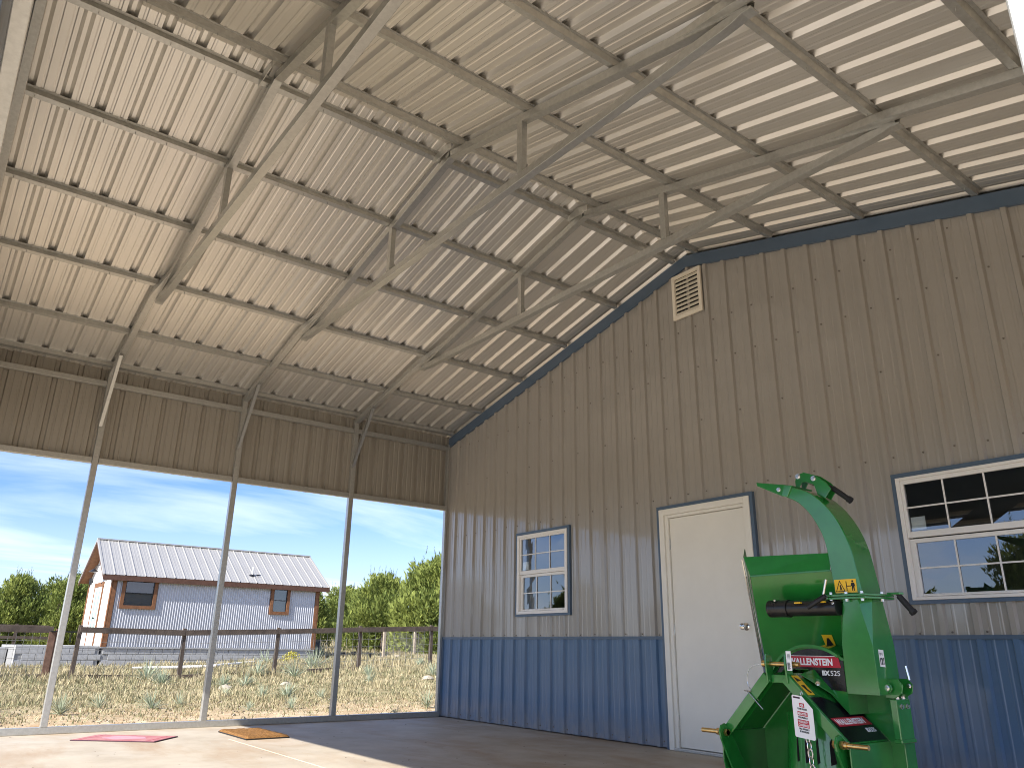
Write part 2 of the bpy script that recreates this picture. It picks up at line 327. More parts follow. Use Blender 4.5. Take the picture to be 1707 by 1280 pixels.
        if smooth:
            me.polygons.foreach_set('use_smooth', [True] * len(me.polygons))
            try: me.set_sharp_from_angle(angle=radians(38))
            except Exception: pass
        if bevel:
            bm = o.modifiers.new('bevel', 'BEVEL'); bm.width = bevel; bm.segments = 2; bm.limit_method = 'ANGLE'; bm.angle_limit = radians(40)
        if label: o['label'] = label
        return o
def parent_origin(p):
    o = Vector((0, 0, 0))
    while p is not None: o += p.location; p = p.parent
    return o

def bolts(parent, lst, mt='bolt'):
    for a in lst:
        m = MB(); m.hexbolt(*a); m.build('bolt', MT[mt], parent)
def text(s, name, origin, right, up, width, material, parent, height=None, bold=0.0, align='L'):
    """lettering as a thin raised mesh; origin = left end of the baseline"""
    cu = bpy.data.curves.new(name, 'FONT'); cu.body = s; cu.size = 1; cu.extrude = 0.002; cu.offset = bold; cu.resolution_u = 3
    ob = bpy.data.objects.new(name, cu); link(ob); dg = bpy.context.evaluated_depsgraph_get()
    me = bpy.data.meshes.new_from_object(ob.evaluated_get(dg)); bpy.data.objects.remove(ob); bpy.data.curves.remove(cu)
    xs = [v.co.x for v in me.vertices]; ys = [v.co.y for v in me.vertices]; x0, x1 = min(xs), max(xs); y0, y1 = min(ys), max(ys)
    R = Vector(right).normalized(); U = Vector(up).normalized(); Nn = R.cross(U); O = Vector(origin) - (parent_origin(parent) if parent else Vector())
    kx = width / (x1 - x0); ky = (height / (y1 - y0)) if height else kx
    for v in me.vertices: v.co = O + R * (v.co.x - x0) * kx + U * (v.co.y - y0) * ky + Nn * v.co.z * 0.3
    me.materials.clear(); me.materials.append(material)
    o = link(bpy.data.objects.new(name, me)); o.parent = parent; return o

RIBP = 0.2286
def panel_profile(a0, a1, phase, h=0.025, extra=(), mr=.0036, rb=.030, rt=.018):
    """list of (along, out) of a ribbed sheet between a0 and a1; major ribs at phase + k*RIBP"""
    pts = []; k0 = math.floor((a0 - phase) / RIBP) - 1; k1 = math.ceil((a1 - phase) / RIBP) + 1
    for k in range(k0, k1 + 1):
        c = phase + k * RIBP
        pts += [(c - rb, 0), (c - rt, h), (c + rt, h), (c + rb, 0), (c + .064, 0), (c + .071, mr), (c + .083, mr), (c + .090, 0), (c + .139, 0), (c + .146, mr), (c + .158, mr), (c + .165, 0)]
    def ev(a):
        for (p, q), (r, t) in zip(pts, pts[1:]):
            if p <= a <= r: return q + (t - q) * (a - p) / max(r - p, 1e-9)
        return 0
    res = [(a0, ev(a0))] + [p for p in pts if a0 + 1e-4 < p[0] < a1 - 1e-4] + [(a1, ev(a1))]
    for e in extra:
        if a0 + 1e-4 < e < a1 - 1e-4: res.append((e, ev(e)))
    return sorted(res)

# ------------------------------------------------------------------ setting: ground, slab
W2 = 4.55; WF = 2 * W2; SL = 0.241; ZE = 3.70; FS = 1.524; YF = -6.005
def zr(x): return ZE + SL * (x if x <= W2 else WF - x)           # underside of the rafters
def sstep(t): t = max(0.0, min(1.0, t)); return t * t * (3 - 2 * t)
def gz(x, y):
    f = sstep(-x / 11.0)
    z = -0.075 + f * (0.06 + 0.034 * max(0.0, min(y, 11.0)))
    z += 0.040 * max(0.0, min(-x - 27.0, 70.0)) * sstep((y + 8) / 14.0)
    z += 0.025 * f * (sin(x * 1.3 + y * .7) * sin(y * 1.1 - x * .4))
    return z
def axis(a, b, fine0, fine1, step, grow=1.35):
    v = []; x = fine0
    while x < fine1 + 1e-6: v.append(x); x += step
    s = step; x = fine1
    while x < b: s *= grow; x += s; v.append(min(x, b))
    s = step; x = fine0
    while x > a: s *= grow; x -= s; v.insert(0, max(x, a))
    return v
gx = axis(-900, 900, -32, 0, 0.5); gy = axis(-900, 900, -10, 20, 0.5)
g = MB(); nx = len(gx); ny = len(gy)
g.v = [(x, y, gz(x, y)) for x in gx for y in gy]
g.f = [(i * ny + j, (i + 1) * ny + j, (i + 1) * ny + j + 1, i * ny + j + 1) for i in range(nx - 1) for j in range(ny - 1)]; g.m = [0] * len(g.f)
tag(g.build('ground', MT['ground'], smooth=True, fix=False), kind='structure')
s = MB(); s.box(-0.10, -9.0, -0.3, 9.30, 9.2, 0.0)
slab = tag(s.build('concrete_floor', MT['conc']), kind='structure')
s = MB(); s.box(1.25, -3.167, 0.0, 9.2, -3.161, 0.0025); s.build('saw_cut_joint', MT['slab2'], slab)

s = MB(); dv = [(-9 + 2 * i, -9.02 - 3 * j) for i in range(25) for j in range(13)]
s.v = [(x, y, -0.045 + .006 * sin(x * 2.1) * cos(y * 1.7)) for x, y in dv]; s.f = [(i * 13 + j, i * 13 + j + 1, (i + 1) * 13 + j + 1, (i + 1) * 13 + j) for i in range(24) for j in range(12)]; s.m = [0] * len(s.f)
tag(s.build('added_bounce_ground', MT['bounce_fill'], smooth=True), kind='structure')  # unseen pale sheet added to bounce sunlight up into the barn
# ------------------------------------------------------------------ barn: gable wall
PH = 0.215
HOLES = [(4.02, 5.11, 0.0, 2.20), (1.70, 2.615, 1.255, 2.165), (6.45, 7.66, 1.245, 2.125)]
hole_x = sorted({x for h in HOLES for x in h[:2]} | {W2})
def wall_sheet(x0, x1, zb, ztop):
    m = MB(); pr = panel_profile(x0, x1, PH, extra=hole_x)
    for (a, p), (b, q) in zip(pr, pr[1:]):
        c = (a + b) / 2; za, zbb = ztop(a), ztop(b); z = zb; cuts = [(h[2], h[3]) for h in HOLES if h[0] - 1e-6 < c < h[1] + 1e-6 and h[2] < min(za, zbb)]
        for lo, hi in sorted(cuts):
            if lo > z and lo < min(za, zbb): m.add([(a, -p, z), (b, -q, z), (b, -q, lo), (a, -p, lo)], [(0, 1, 2, 3)])
            if hi > z: z = hi
        if z < min(za, zbb): m.add([(a, -p, z), (b, -q, z), (b, -q, zbb), (a, -p, za)], [(0, 1, 2, 3)])
    return m
gw = thing('gable_wall', 'ribbed metal gable wall, tan above and blue below, with the door and windows', 'wall', (0, 0, 0))
edges = [0.0] + [PH + 0.9144 * k for k in range(0, 10) if PH + 0.9144 * k < WF - .05] + [WF]
for a, b in zip(edges, edges[1:]):
    wall_sheet(a, b, 0.985, lambda x: zr(x) + 0.015).build('wall_panel', MT['tan'], gw, fix=False)
    if not (a > 4.02 and b < 5.11):
        m = wall_sheet(a, b, 0.012, lambda x: 0.965)
        if m.f: m.build('wainscot_panel', MT['blue'], gw, fix=False)
m = MB()
for a, b in ((0.0, 3.985), (5.145, WF)): m.box(a, -0.026, 0.962, b, -0.001, 0.990)
m.build('wainscot_trim', MT['bluetrim'], gw)
for a, b in ((0.0, W2), (W2, WF)):
    m = MB(); za, zb_ = zr(a), zr(b)
    m.add([(a, -.030, za - .075), (b, -.030, zb_ - .075), (b, -.030, zb_ + .060), (a, -.030, za + .060), (a, -.002, za - .075), (b, -.002, zb_ - .075), (b, -.002, zb_ + .060), (a, -.002, za + .060)],
          [(0, 1, 2, 3), (0, 4, 5, 1), (3, 2, 6, 7), (0, 3, 7, 4), (1, 5, 6, 2)])
    m.build('rake_trim', MT['bluetrim'], gw)
m = MB()
for z in (0.055, 1.008, 2.31, 3.02, 3.585, 4.02):
    k = 0
    while True:
        x = PH + 0.052 + RIBP * k; k += 1
        if x > WF - .1: break
        if z > zr(x) - .12 or any(h[0] - .05 < x < h[1] + .05 and h[2] - .06 < z < h[3] + .06 for h in HOLES): continue
        if z == 3.02 and k % 2: continue
        dz = random.uniform(-.006, .006); m.cyl((x, .001, z + dz), (x, -.0065, z + dz), .0085, .006, 7)
m.build('screw', MT['screw'], gw)['kind'] = 'stuff'
m = MB(); m.box(-.075, -.028, 0.0, -.002, 0.06, 3.66); m.build('corner_trim', MT['bluetrim'], gw)
# enclosed room behind the wall
rm = thing('enclosed_shop', 'closed metal building behind the tan and blue gable wall', 'building', (W2, 4.5, 0))
m = MB(); m.box(-.06, 0.07, 0.0, -.01, 9.0, 3.75); m.build('side_wall', MT['tan'], rm)
m = MB(); m.box(WF + .01, 0.07, 0.0, WF + .06, 9.0, 3.75); m.build('side_wall', MT['tan'], rm)
m = MB(); m.box(-.06, 9.0, 0.0, WF + .06, 9.05, 4.8); m.build('back_wall', MT['tan'], rm)
m = MB(); m.box(.0, 2.6, 0.004, WF, 2.65, 3.6); m.build('partition', MT['room'], rm)
m = MB(); m.box(.0, 0.08, 2.62, WF, 2.6, 2.66); m.build('inner_ceiling', MT['room'], rm)

# ------------------------------------------------------------------ roof
rf = thing('metal_roof', 'ribbed metal roof seen from below, warm grey sheets on galvanized purlins', 'roof', (W2, -3, 4.0))
def roof_sheet(y0, y1, side):
    m = MB(); pr = panel_profile(y0, y1, -0.015, .029, mr=.0024, rb=.037, rt=.013); off = .062 + .042
    xs = [-.16, 1.1, 2.3, 3.4, W2] if side < 0 else [WF + .16, WF - 1.1, WF - 2.3, WF - 3.4, W2]
    k = len(xs); vs = [(x, a, zr(x) + off + p) if 0 <= x <= WF else (x, a, ZE - SL * .16 + off + p) for a, p in pr for x in xs]
    m.add(vs, [(i * k + j, i * k + j + 1, (i + 1) * k + j + 1, (i + 1) * k + j) for i in range(len(pr) - 1) for j in range(k - 1)])
    return m
ye = [0.2136] + [-0.015 - .9144 * j + .2286 for j in range(1, 7)] + [-6.19]
for a, b in zip(ye, ye[1:]):
    for sd_ in (-1, 1): roof_sheet(b, a, sd_).build('roof_panel', MT['ceil'], rf, fix=False)
m = MB()
for x0, x1 in ((-.16, W2), (WF + .16, W2)):
    z0 = ZE - SL * .16 + .104; z1 = zr(W2) + .104
    m.add([(x0, .2136, z0), (x1, .2136, z1), (x1, 9.2, z1), (x0, 9.2, z0)], [(0, 1, 2, 3)])
m.build('roof_deck', MT['ceil'], rf)
m = MB(); zt = zr(W2) + .168
m.add([(W2 - .2, -6.2, zt - .048), (W2, -6.2, zt), (W2 + .2, -6.2, zt - .048), (W2 - .2, 9.2, zt - .048), (W2, 9.2, zt), (W2 + .2, 9.2, zt - .048)], [(0, 1, 4, 3), (1, 2, 5, 4)])
m.build('ridge_cap', MT['roofm'], rf)
HAT = [(-.055, .040), (-.055, .0385), (-.032, .0385), (-.023, 0), (.023, 0), (.032, .0385), (.055, .0385), (.055, .040), (.030, .040), (.0215, .0018), (-.0215, .0018), (-.030, .040)]
def purlin(x):
    up = Vector((-SL if x < W2 else SL, 0, 1)).normalized()
    m = MB(); z = zr(x) + .0625
    m.sweep((x, -6.15, z), (x, -.032, z), HAT, up)
    for yy in [-.2 - .2286 * i for i in range(26)]:                   # screw tips through the channel
        m.cyl(Vector((x, yy, z + .002)), Vector((x, yy, z)) - up * .020, .0030, .0016, 5)
    return m.build('purlin', MT['galv'], rf, fix=True)
for x in (.10, .81, 1.73, 2.62, 3.51, 4.40, 4.70, 5.59, 6.48, 7.37, 8.20, 9.00): purlin(x)

# ------------------------------------------------------------------ steel frames
T = .0625
def curved_chord(m, y):
    """collar tie: square tube whose ends are flattened and bent up against the rafters"""
    xs = [1.58, 1.64, 1.70, 1.77, 1.86, 2.0] + [2.0 + i * (7.1 - 2.0) / 6 for i in range(1, 6)] + [7.1, 7.24, 7.33, 7.40, 7.46, 7.52]
    rings = []
    for x in xs:
        e = min(x - 1.58, 7.52 - x); f = sstep(e / .18); ff = sstep(e / .15)
        h = .014 + (T - .014) * f; wy = T * (1.18 - .18 * f)
        zc_ = (zr(x) - .022) * (1 - ff) + min(4.075, zr(x) - h / 2 - .014) * ff
        rings.append([(x, y - wy / 2, zc_ - h / 2), (x, y + wy / 2, zc_ - h / 2), (x, y + wy / 2, zc_ + h / 2), (x, y - wy / 2, zc_ + h / 2)])
    m.loft(rings)
FGROUP = 'steel frames carrying the barn roof'
def make_frame(y, label, header=False):
    t = thing('steel_frame', label, 'steel frame', (W2, y, 0), FGROUP)
    for px in (0.0, WF - .075):
        m = MB(); m.box(px - T / 2, y - T / 2, 0.066, px + T / 2, y + T / 2, zr(0) + .01); m.build('post', MT['galv'], t, bevel=.004)
    c = T / 2
    for sgn in (-1, 1):
        m = MB(); x0 = W2 + sgn * (W2 + T / 2); xi = W2 if header else W2 + sgn * 2.62
        
        if header: m.bar((x0, y, ZE - SL * T / 2 + c), (xi, y, zr(xi) + c), T, T)
        else:
            rings = []
            for q, dy_, k in ((x0, 0, 1), (W2 + sgn * 2.98, 0, 1), (W2 + sgn * 2.86, .006, 1), (W2 + sgn * 2.70, .030, .9), (W2 + sgn * 2.55, .052, .8), (W2 + sgn * 2.45, .060, .75)):
                zq = (zr(q) if 0 <= q <= WF else ZE - SL * T / 2) + c
                rings.append([(q, y + dy_ - c * k, zq - c * k), (q, y + dy_ + c * k, zq - c * k), (q, y + dy_ + c * k, zq + c * k), (q, y + dy_ - c * k, zq + c * k)])
            m.loft(rings)
        m.build('rafter', MT['galv'], t, bevel=.004)
        if not header:
            xe = W2 + sgn * 2.95; m = MB(); ya = y + T + .004
            m.bar((W2 - sgn * .01, ya, zr(W2) + c - .012), (xe, ya, zr(xe) + c - .012), T, T, open_end=True); m.build('peak_rafter', MT['galv'], t, bevel=.003)
        # knee brace
        xa = W2 + sgn * (W2 - T / 2 - .001 - (.075 if sgn > 0 else 0)); xb = W2 + sgn * (W2 - .50); m = MB()
        m.channel((xa, y - .002, 3.12), (xb, y - .002, zr(xb) - .004), .060, .034, up=(-sgn * -1, 0, -1), lip=.011); m.build('knee_brace', MT['galv'], t)
    m = MB()
    if header:
        pass
    else:
        curved_chord(m, y + T + .004); m.build('collar_tie', MT['galv'], t, bevel=.003)
        for x in (3.56, 5.53):
            m = MB(); m.channel((x, y + .035, 4.107), (x, y + .035, zr(x) - .014), .058, .045, up=(0, -1, 0), lip=.014); m.build('web_strut', MT['galv'], t)
            m = MB(); m.box(x - .036, y + .082, 4.1075, x + .036, y + .088, 4.18); m.build('gusset', MT['galv'], t)
    m = MB(); zz = zr(W2)
    m.prism([(W2 - .14, zz - .035), (W2 + .14, zz - .035), (W2 + .14, zz + .02), (W2, zz + .055), (W2 - .14, zz + .02)], 'y', y - T / 2 - .006, y - T / 2 - .001)
    m.build('ridge_plate', MT['galv'], t)
    return t
make_frame(-FS, 'galvanized roof frame nearest the tan gable wall')
make_frame(-2 * FS, 'middle galvanized roof frame, its post rising past the middle of the small house')
make_frame(-3 * FS, 'galvanized roof frame at the left, its post standing left of the small house')
make_frame(YF, 'front galvanized roof frame, only its bright edge showing at the top left corner', header=True)

# ------------------------------------------------------------------ eave walls, base rails, front gable
def eave_wall(x, sgn, label):
    t = thing('eave_wall', label, 'wall', (x, -3, 2.72))
    xo = x + sgn * (T / 2 + .003)
    yb = [0.0] + [-.075 - .9144 * k for k in range(1, 7)] + [-6.05]
    for a, b in zip(yb, yb[1:]):
        m = MB(); pr = panel_profile(b, a, -0.075)
        for (p, u), (q, w) in zip(pr, pr[1:]):
            m.add([(xo + sgn * u, p, 2.705), (xo + sgn * w, q, 2.705), (xo + sgn * w, q, 3.792), (xo + sgn * u, p, 3.792)], [(0, 1, 2, 3)])
        m.build('wall_panel', MT['eave'], t, fix=False)
    for z0, z1, nm in ((2.700, 2.762, 'bottom_rail'), (3.575, 3.635, 'top_rail')):
        for k in range(4):
            ya = -k * FS - (T / 2 + .002 if k else .034); yb_ = (-(k + 1) * FS if k < 3 else YF) + T / 2 + .002
            m = MB(); m.box(x - T / 2 + .002, yb_, z0, x + T / 2 - .002, ya, z1); m.build(nm, MT['galv'], t, bevel=.004)
    m = MB(); xa_, xb_ = sorted((x + sgn * .163, x + sgn * .172)); m.box(xa_, -6.15, 3.60, xb_, .0, 3.835); m.build('eave_light_stop', MT['bluetrim'], t)  # added strip, blocks light leaking in between roof edge and sheeting
    m = MB(); m.box(x - .028, -.060, .066, x + .028, -.0305, 3.66)
    m.build('corner_post', MT['galv'], t, bevel=.003)
eave_wall(0.0, -1, 'low band of ribbed metal sheeting under the left eave above the open bays')
eave_wall(WF, 1, 'band of ribbed metal sheeting under the right eave, out of the picture')
for x, lb in ((0.0, 'grey steel base rail along the left edge of the concrete floor'), (WF, 'grey steel base rail along the right edge of the concrete floor')):
    m = MB(); m.box(x - .034, -6.04, .001, x + .034, -.032, .0655)
    tag(m.build('base_rail', MT['galv'], bevel=.005), lb, 'rail')
fg = thing('front_gable', 'sheeted front gable above the open end of the barn, beside the camera', 'wall', (W2, YF - .05, 3))
m = MB(); m.prism([(-.05, 2.665), (WF + .05, 2.665), (WF + .05, 3.80), (W2, 3.80 + SL * W2), (-.05, 3.80)], 'y', YF - .060, YF - .036); m.build('wall_panel', MT['bluetrim'], fg)
m = MB(); m.box(T / 2 + .004, YF - .014, 2.70, WF - T / 2 - .079, YF + .038, 2.752); m.build('header_tube', MT['galv'], fg, bevel=.004)

# ------------------------------------------------------------------ windows, door, vent on the gable wall
def window(name, label, x0, x1, z0, z1, fx0, fx1, up, lo, cols):
    """x0..z1 outer edge of the blue trim; fx0,fx1 glass x range; up/lo = glass z ranges of the sashes"""
    t = thing(name, label, 'window', ((x0 + x1) / 2, 0, z0))
    b = .034; m = MB()
    m.box(x0, -.036, z0, x0 + b, .004, z1); m.box(x1 - b, -.036, z0, x1, .004, z1); m.box(x0 + b, -.0365, z1 - b, x1 - b, .004, z1); m.box(x0 + b, -.0365, z0, x1 - b, .004, z0 + b * .8)
    m.build('trim', MT['bluetrim'], t)
    a0, a1, c0, c1 = x0 + b + .0005, x1 - b - .0005, z0 + b * .8 + .0005, z1 - b - .0005
    fw = fx0 - a0 - .022; m = MB()
    m.box(a0, -.047, c0, a0 + fw, .05, c1); m.box(a1 - fw, -.047, c0, a1, .05, c1); m.box(a0 + fw, -.047, c1 - fw * .75, a1 - fw, .05, c1); m.box(a0 + fw, -.047, c0, a1 - fw, .05, c0 + fw * .8)
    m.build('frame', MT['white'], t, bevel=.003)
    for (g0, g1), yy, nm, ex in ((up, -.024, 'upper_sash', 0.0), (lo, -.004, 'lower_sash', .018)):
        sx0, sx1 = a0 + fw + .0006, a1 - fw - .0006; gx0, gx1 = fx0 + ex, fx1 - ex
        top = min(g1 + .045, c1 - fw * .75 - .0005) if nm == 'upper_sash' else g1 + .030
        bot = g0 - .045 if nm == 'upper_sash' else c0 + fw * .8 + .0005
        m = MB(); m.box(sx0, yy - .012, bot, gx0, yy + .012, top); m.box(gx1, yy - .012, bot, sx1, yy + .012, top); m.box(gx0, yy - .0115, g1, gx1, yy + .0115, top); m.box(gx0, yy - .0115, bot, gx1, yy + .0115, g0)
        if nm == 'lower_sash':
            m.box(gx0 + .02, yy - .030, bot + .002, gx1 - .02, yy - .012, bot + .014)       # lift rail
        sh = m.build(nm, MT['white'], t, bevel=.002)
        mw = .011; cw = (gx1 - gx0) / cols; zm = (g0 + g1) / 2
        for c in range(cols):
            for (p, q) in ((g0, zm), (zm, g1)):
                m = MB(); w = random.uniform(-.0006, .0006)
                m.add([(gx0 + c * cw, yy + .004 + w, p), (gx0 + (c + 1) * cw, yy + .004 - w, p), (gx0 + (c + 1) * cw, yy + .004 + w, q), (gx0 + c * cw, yy + .004 - w, q)], [(0, 1, 2, 3)])
                m.build('pane', MT['glass'], sh, fix=False)
        m = MB()
        for c in range(1, cols): m.box(gx0 + c * cw - mw / 2, yy - .003, g0, gx0 + c * cw + mw / 2, yy + .0015, g1)
        m.box(gx0, yy - .0026, zm - mw / 2, gx1, yy + .0012, zm + mw / 2)
        m.build('muntin', MT['white'], sh)
    return t
window('window', 'small white sash window near the far corner of the wall', 1.658, 2.651, 1.216, 2.206, 1.755, 2.565, (1.745, 2.120), (1.300, 1.668), 3)
window('window', 'large white sash window right of the green wood chipper', 6.410, 7.720, 1.203, 2.166, 6.495, 7.630, (1.722, 2.080), (1.275, 1.640), 4)
for o, lb, x0, z0, y in (('big', 'pale square of paper stuck inside the upper sash of the large window', 6.505, 1.735, -.012), ('small', 'pale square of paper stuck inside the small window', 1.775, 1.755, -.012)):
    m = MB(); m.box(x0, y, z0, x0 + .105, y + .001, z0 + .095); tag(m.build('paper_notice', MT['tag']), lb, 'paper')

dr = thing('door', 'plain cream entry door with a round nickel knob in blue trim', 'door', (4.56, 0, 0))
m = MB(); m.box(3.990, -.036, .001, 4.024, .004, 2.228); m.box(5.106, -.036, .001, 5.140, .004, 2.228); m.box(4.024, -.0365, 2.195, 5.106, .004, 2.228); m.build('trim', MT['bluetrim'], dr)
m = MB()
for a, b in ((4.0245, 4.085), (5.045, 5.1055)): m.box(a, -.048, .002, b, .06, 2.1945)
m.box(4.085, -.0475, 2.135, 5.045, .06, 2.1945); m.build('frame', MT['cream'], dr, bevel=.005)
m = MB()
for a, b in ((4.0855, 4.128), (5.023, 5.0445)): m.box(a, -.030, .003, b, .06, 2.1345)
m.box(4.128, -.0295, 2.105, 5.023, .06, 2.1345); m.build('door_stop', MT['cream'], dr, bevel=.004)
m = MB(); m.box(4.132, -.010, .030, 5.019, .034, 2.101); m.build('door_slab', MT['cream'], dr, bevel=.003)
m = MB(); m.box(4.0855, -.055, .001, 5.0445, .03, .026); m.build('threshold', MT['galv'], dr, bevel=.004)
m = MB(); k = (4.95, 1.067)
rings = []
for yy, r in ((-.0095, .032), (-.014, .032), (-.018, .024), (-.022, .013), (-.042, .012), (-.048, .022), (-.056, .028), (-.068, .029), (-.076, .024), (-.080, .010)):
    rings.append([(k[0] + cos(2 * pi * i / 20) * r, yy, k[1] + sin(2 * pi * i / 20) * r) for i in range(20)])
m.loft(rings); m.build('door_knob', MT['chrome'], dr, smooth=True)
m = MB()
for z in (.25, 1.05, 1.85): m.cyl((4.129, -.0145, z - .05), (4.129, -.0145, z + .05), .006, n=8)
m.build('hinge', MT['galv'], dr)

vt = thing('gable_vent', 'white louvred vent high on the tan gable wall under the ridge', 'vent', (4.555, 0, 4.15))
vx0, vx1, vz0, vz1 = 4.362, 4.748, 4.155, 4.662
m = MB(); m.box(vx0 + .03, -.0225, vz0 + .03, vx1 - .03, -.0205, vz1 - .03); m.build('backing', MT['dark'], vt)
m = MB(); b = .038
m.box(vx0, -.046, vz0, vx0 + b, -.0195, vz1); m.box(vx1 - b, -.046, vz0, vx1, -.0195, vz1); m.box(vx0 + b, -.0455, vz1 - b, vx1 - b, -.0195, vz1); m.box(vx0 + b, -.0455, vz0, vx1 - b, -.0195, vz0 + b)
m.build('frame', MT['vent'], vt, bevel=.004)
nl = 9; pitch = (vz1 - vz0 - 2 * b) / nl
for i in range(nl):
    z = vz0 + b + i * pitch; m = MB()
    m.add([(vx0 + b + .0005, -.044, z + .004), (vx1 - b - .0005, -.044, z + .004), (vx1 - b - .0005, -.0245, z + pitch * .86), (vx0 + b + .0005, -.0245, z + pitch * .86),
           (vx0 + b + .0005, -.0415, z + .001), (vx1 - b - .0005, -.0415, z + .001), (vx1 - b - .0005, -.023, z + pitch * .80), (vx0 + b + .0005, -.023, z + pitch * .80)],
          [(0, 1, 2, 3), (7, 6, 5, 4), (0, 4, 5, 1), (3, 2, 6, 7), (0, 3, 7, 4), (1, 5, 6, 2)])
    m.build('louver', MT['vent'], vt)
for i in range(1, nl):
    z = vz0 + b + i * pitch - pitch * .10
    m = MB()
    for q in (0, 1, 2): m.box(vx0 + b + .03 + q * .045, -.0262, z - .006, vx0 + b + .062 + q * .045, -.0248, z + .006)
    m.build('slot', MT['dark'], vt)

# ------------------------------------------------------------------ mats on the floor
def xf(m, cx, cy, a):
    m.v = [(cx + p[0] * cos(a) - p[1] * sin(a), cy + p[0] * sin(a) + p[1] * cos(a), p[2]) for p in m.v]; return m
pm = thing('floor_mat', 'faded pink rubber floor mat lying in the sun', 'mat', (.78, -3.98, 0), rotz=0)
A = radians(50); hl, hw_ = .40, .235
m = xf(MB().box(-hl, -hw_, .0005, hl, hw_, .0085), .78, -3.98, A); m.build('rubber_edge', MT['mdark'], pm, bevel=.002)
m = xf(MB().box(-hl + .012, -hw_ + .012, .0087, hl - .012, hw_ - .012, .0105), .78, -3.98, A); m.build('printed_top', MT['pink'], pm)
for x in (-hl + .085, hl - .085): xf(MB().box(x - .005, -hw_ + .013, .0107, x + .005, hw_ - .013, .0116), .78, -3.98, A).build('printed_line', MT['red'], pm)
m = MB(); m.prism([(cos(2 * pi * i / 24) * .20 * (1 + .12 * sin(5 * i)), sin(2 * pi * i / 24) * .13 * (1 + .15 * cos(7 * i))) for i in range(24)], 'z', .0107, .0114); xf(m, .78, -3.98, A).build('printed_emblem', MT['pinkl'], pm)
dm = thing('door_mat', 'thick brown coir door mat half in the shade on the concrete', 'mat', (1.02, -2.845, 0))
m = MB(); m.box(.60, -3.06, .0005, 1.44, -2.63, .012); m.build('backing', MT['black'], dm, bevel=.003)
m = MB(); n1_, n2_ = 42, 22
vs = []
for i in range(n1_ + 1):
    for j in range(n2_ + 1):
        e = min(i, j, n1_ - i, n2_ - j); vs.append((.602 + .836 * i / n1_, -3.058 + .426 * j / n2_, .0125 if e == 0 else .029 + random.uniform(-.003, .003)))
m.add(vs, [(i * (n2_ + 1) + j, (i + 1) * (n2_ + 1) + j, (i + 1) * (n2_ + 1) + j + 1, i * (n2_ + 1) + j + 1) for i in range(n1_) for j in range(n2_)])
m.build('pile', MT['coir'], dm, fix=False)

m = MB()
for i in range(150):
    x, y = random.uniform(.15, 5.5), random.uniform(-5.2, -.1); r = random.uniform(.004, .016); a = random.random() * 6
    m.add([(x + cos(a + k * 1.9) * r * random.uniform(.5, 1.4), y + sin(a + k * 1.9) * r, .0008 + random.uniform(0, .004)) for k in range(3)], [(0, 1, 2)])
tag(m.build('floor_debris', MT['wood'], fix=False), kind='stuff')
# ------------------------------------------------------------------ wood chipper
ch = thing('wood_chipper', 'green wood chipper with curved discharge chute standing before the door', 'wood chipper', (6.65, -1.75, 0))
G = MT['green']
def cat(P, n):
    """Catmull-Rom through points"""
    P = [Vector(p) for p in P]; Q = [2 * P[0] - P[1]] + P + [2 * P[-1] - P[-2]]; res = []
    for i in range(1, len(Q) - 2):
        for k in range(n):
            t = k / n; a, b, c, d = Q[i - 1], Q[i], Q[i + 1], Q[i + 2]
            res.append(.5 * ((2 * b) + (-a + c) * t + (2 * a - 5 * b + 4 * c - d) * t * t + (-a + 3 * b - 3 * c + d) * t ** 3))
    return res + [P[-1]]
inn = cat([(6.883, 1.166), (6.875, 1.27), (6.866, 1.39), (6.850, 1.48), (6.818, 1.56), (6.775, 1.632), (6.712, 1.700), (6.630, 1.748)], 4)
oul = cat([(7.042, 1.166), (7.026, 1.28), (7.006, 1.41), (6.975, 1.51), (6.930, 1.60), (6.868, 1.682), (6.780, 1.757), (6.668, 1.803)], 4)
FY, BY = -1.80, -1.60
m = MB(); m.loft([[(i.x, FY, i.y), (o.x, FY, o.y), (o.x, BY, o.y), (i.x, BY, i.y)] for i, o in zip(inn, oul)]); m.build('discharge_chute', G, ch, bevel=.004, smooth=True)
m = MB(); m.loft([[(6.652, FY - .008, 1.742), (6.690, FY - .008, 1.806), (6.690, BY + .008, 1.806), (6.652, BY + .008, 1.742)],
                  [(6.615, FY - .009, 1.751), (6.640, FY - .009, 1.818), (6.640, BY + .009, 1.818), (6.615, BY + .009, 1.751)],
                  [(6.445, FY - .006, 1.838), (6.440, FY - .006, 1.862), (6.440, BY + .006, 1.862), (6.445, BY + .006, 1.838)]])
df = m.build('deflector', G, ch, bevel=.003)
m = MB(); m.hexbolt((6.60, FY - .0095, 1.793), (0, -1, 0), .010); m.build('bolt', MT['bolt'], df)
# lever on the back of the chute
m = MB()
for yy in (-1.735, -1.672): m.prism([(6.668, 1.842), (6.680, 1.880), (6.730, 1.889), (6.800, 1.862), (6.862, 1.812), (6.897, 1.765), (6.880, 1.748), (6.850, 1.712), (6.806, 1.742), (6.790, 1.805), (6.745, 1.828), (6.712, 1.830), (6.690, 1.798), (6.668, 1.800)], 'y', yy, yy + .006)
lv = m.build('deflector_lever', G, ch, bevel=.0015)
m = MB(); m.cyl((6.872, -1.70, 1.789), (6.905, -1.70, 1.757), .008, n=10); m.cyl((6.888, -1.70, 1.774), (6.985, -1.70, 1.690), .0155, n=14); m.cyl((6.975, -1.70, 1.699), (6.990, -1.70, 1.686), .0195, n=14); m.build('grip', MT['black'], lv, smooth=True)
bolts(lv, [((6.692, -1.736, 1.870), (0, -1, 0), .012), ((6.792, -1.736, 1.842), (0, -1, 0), .012)])
m = MB()
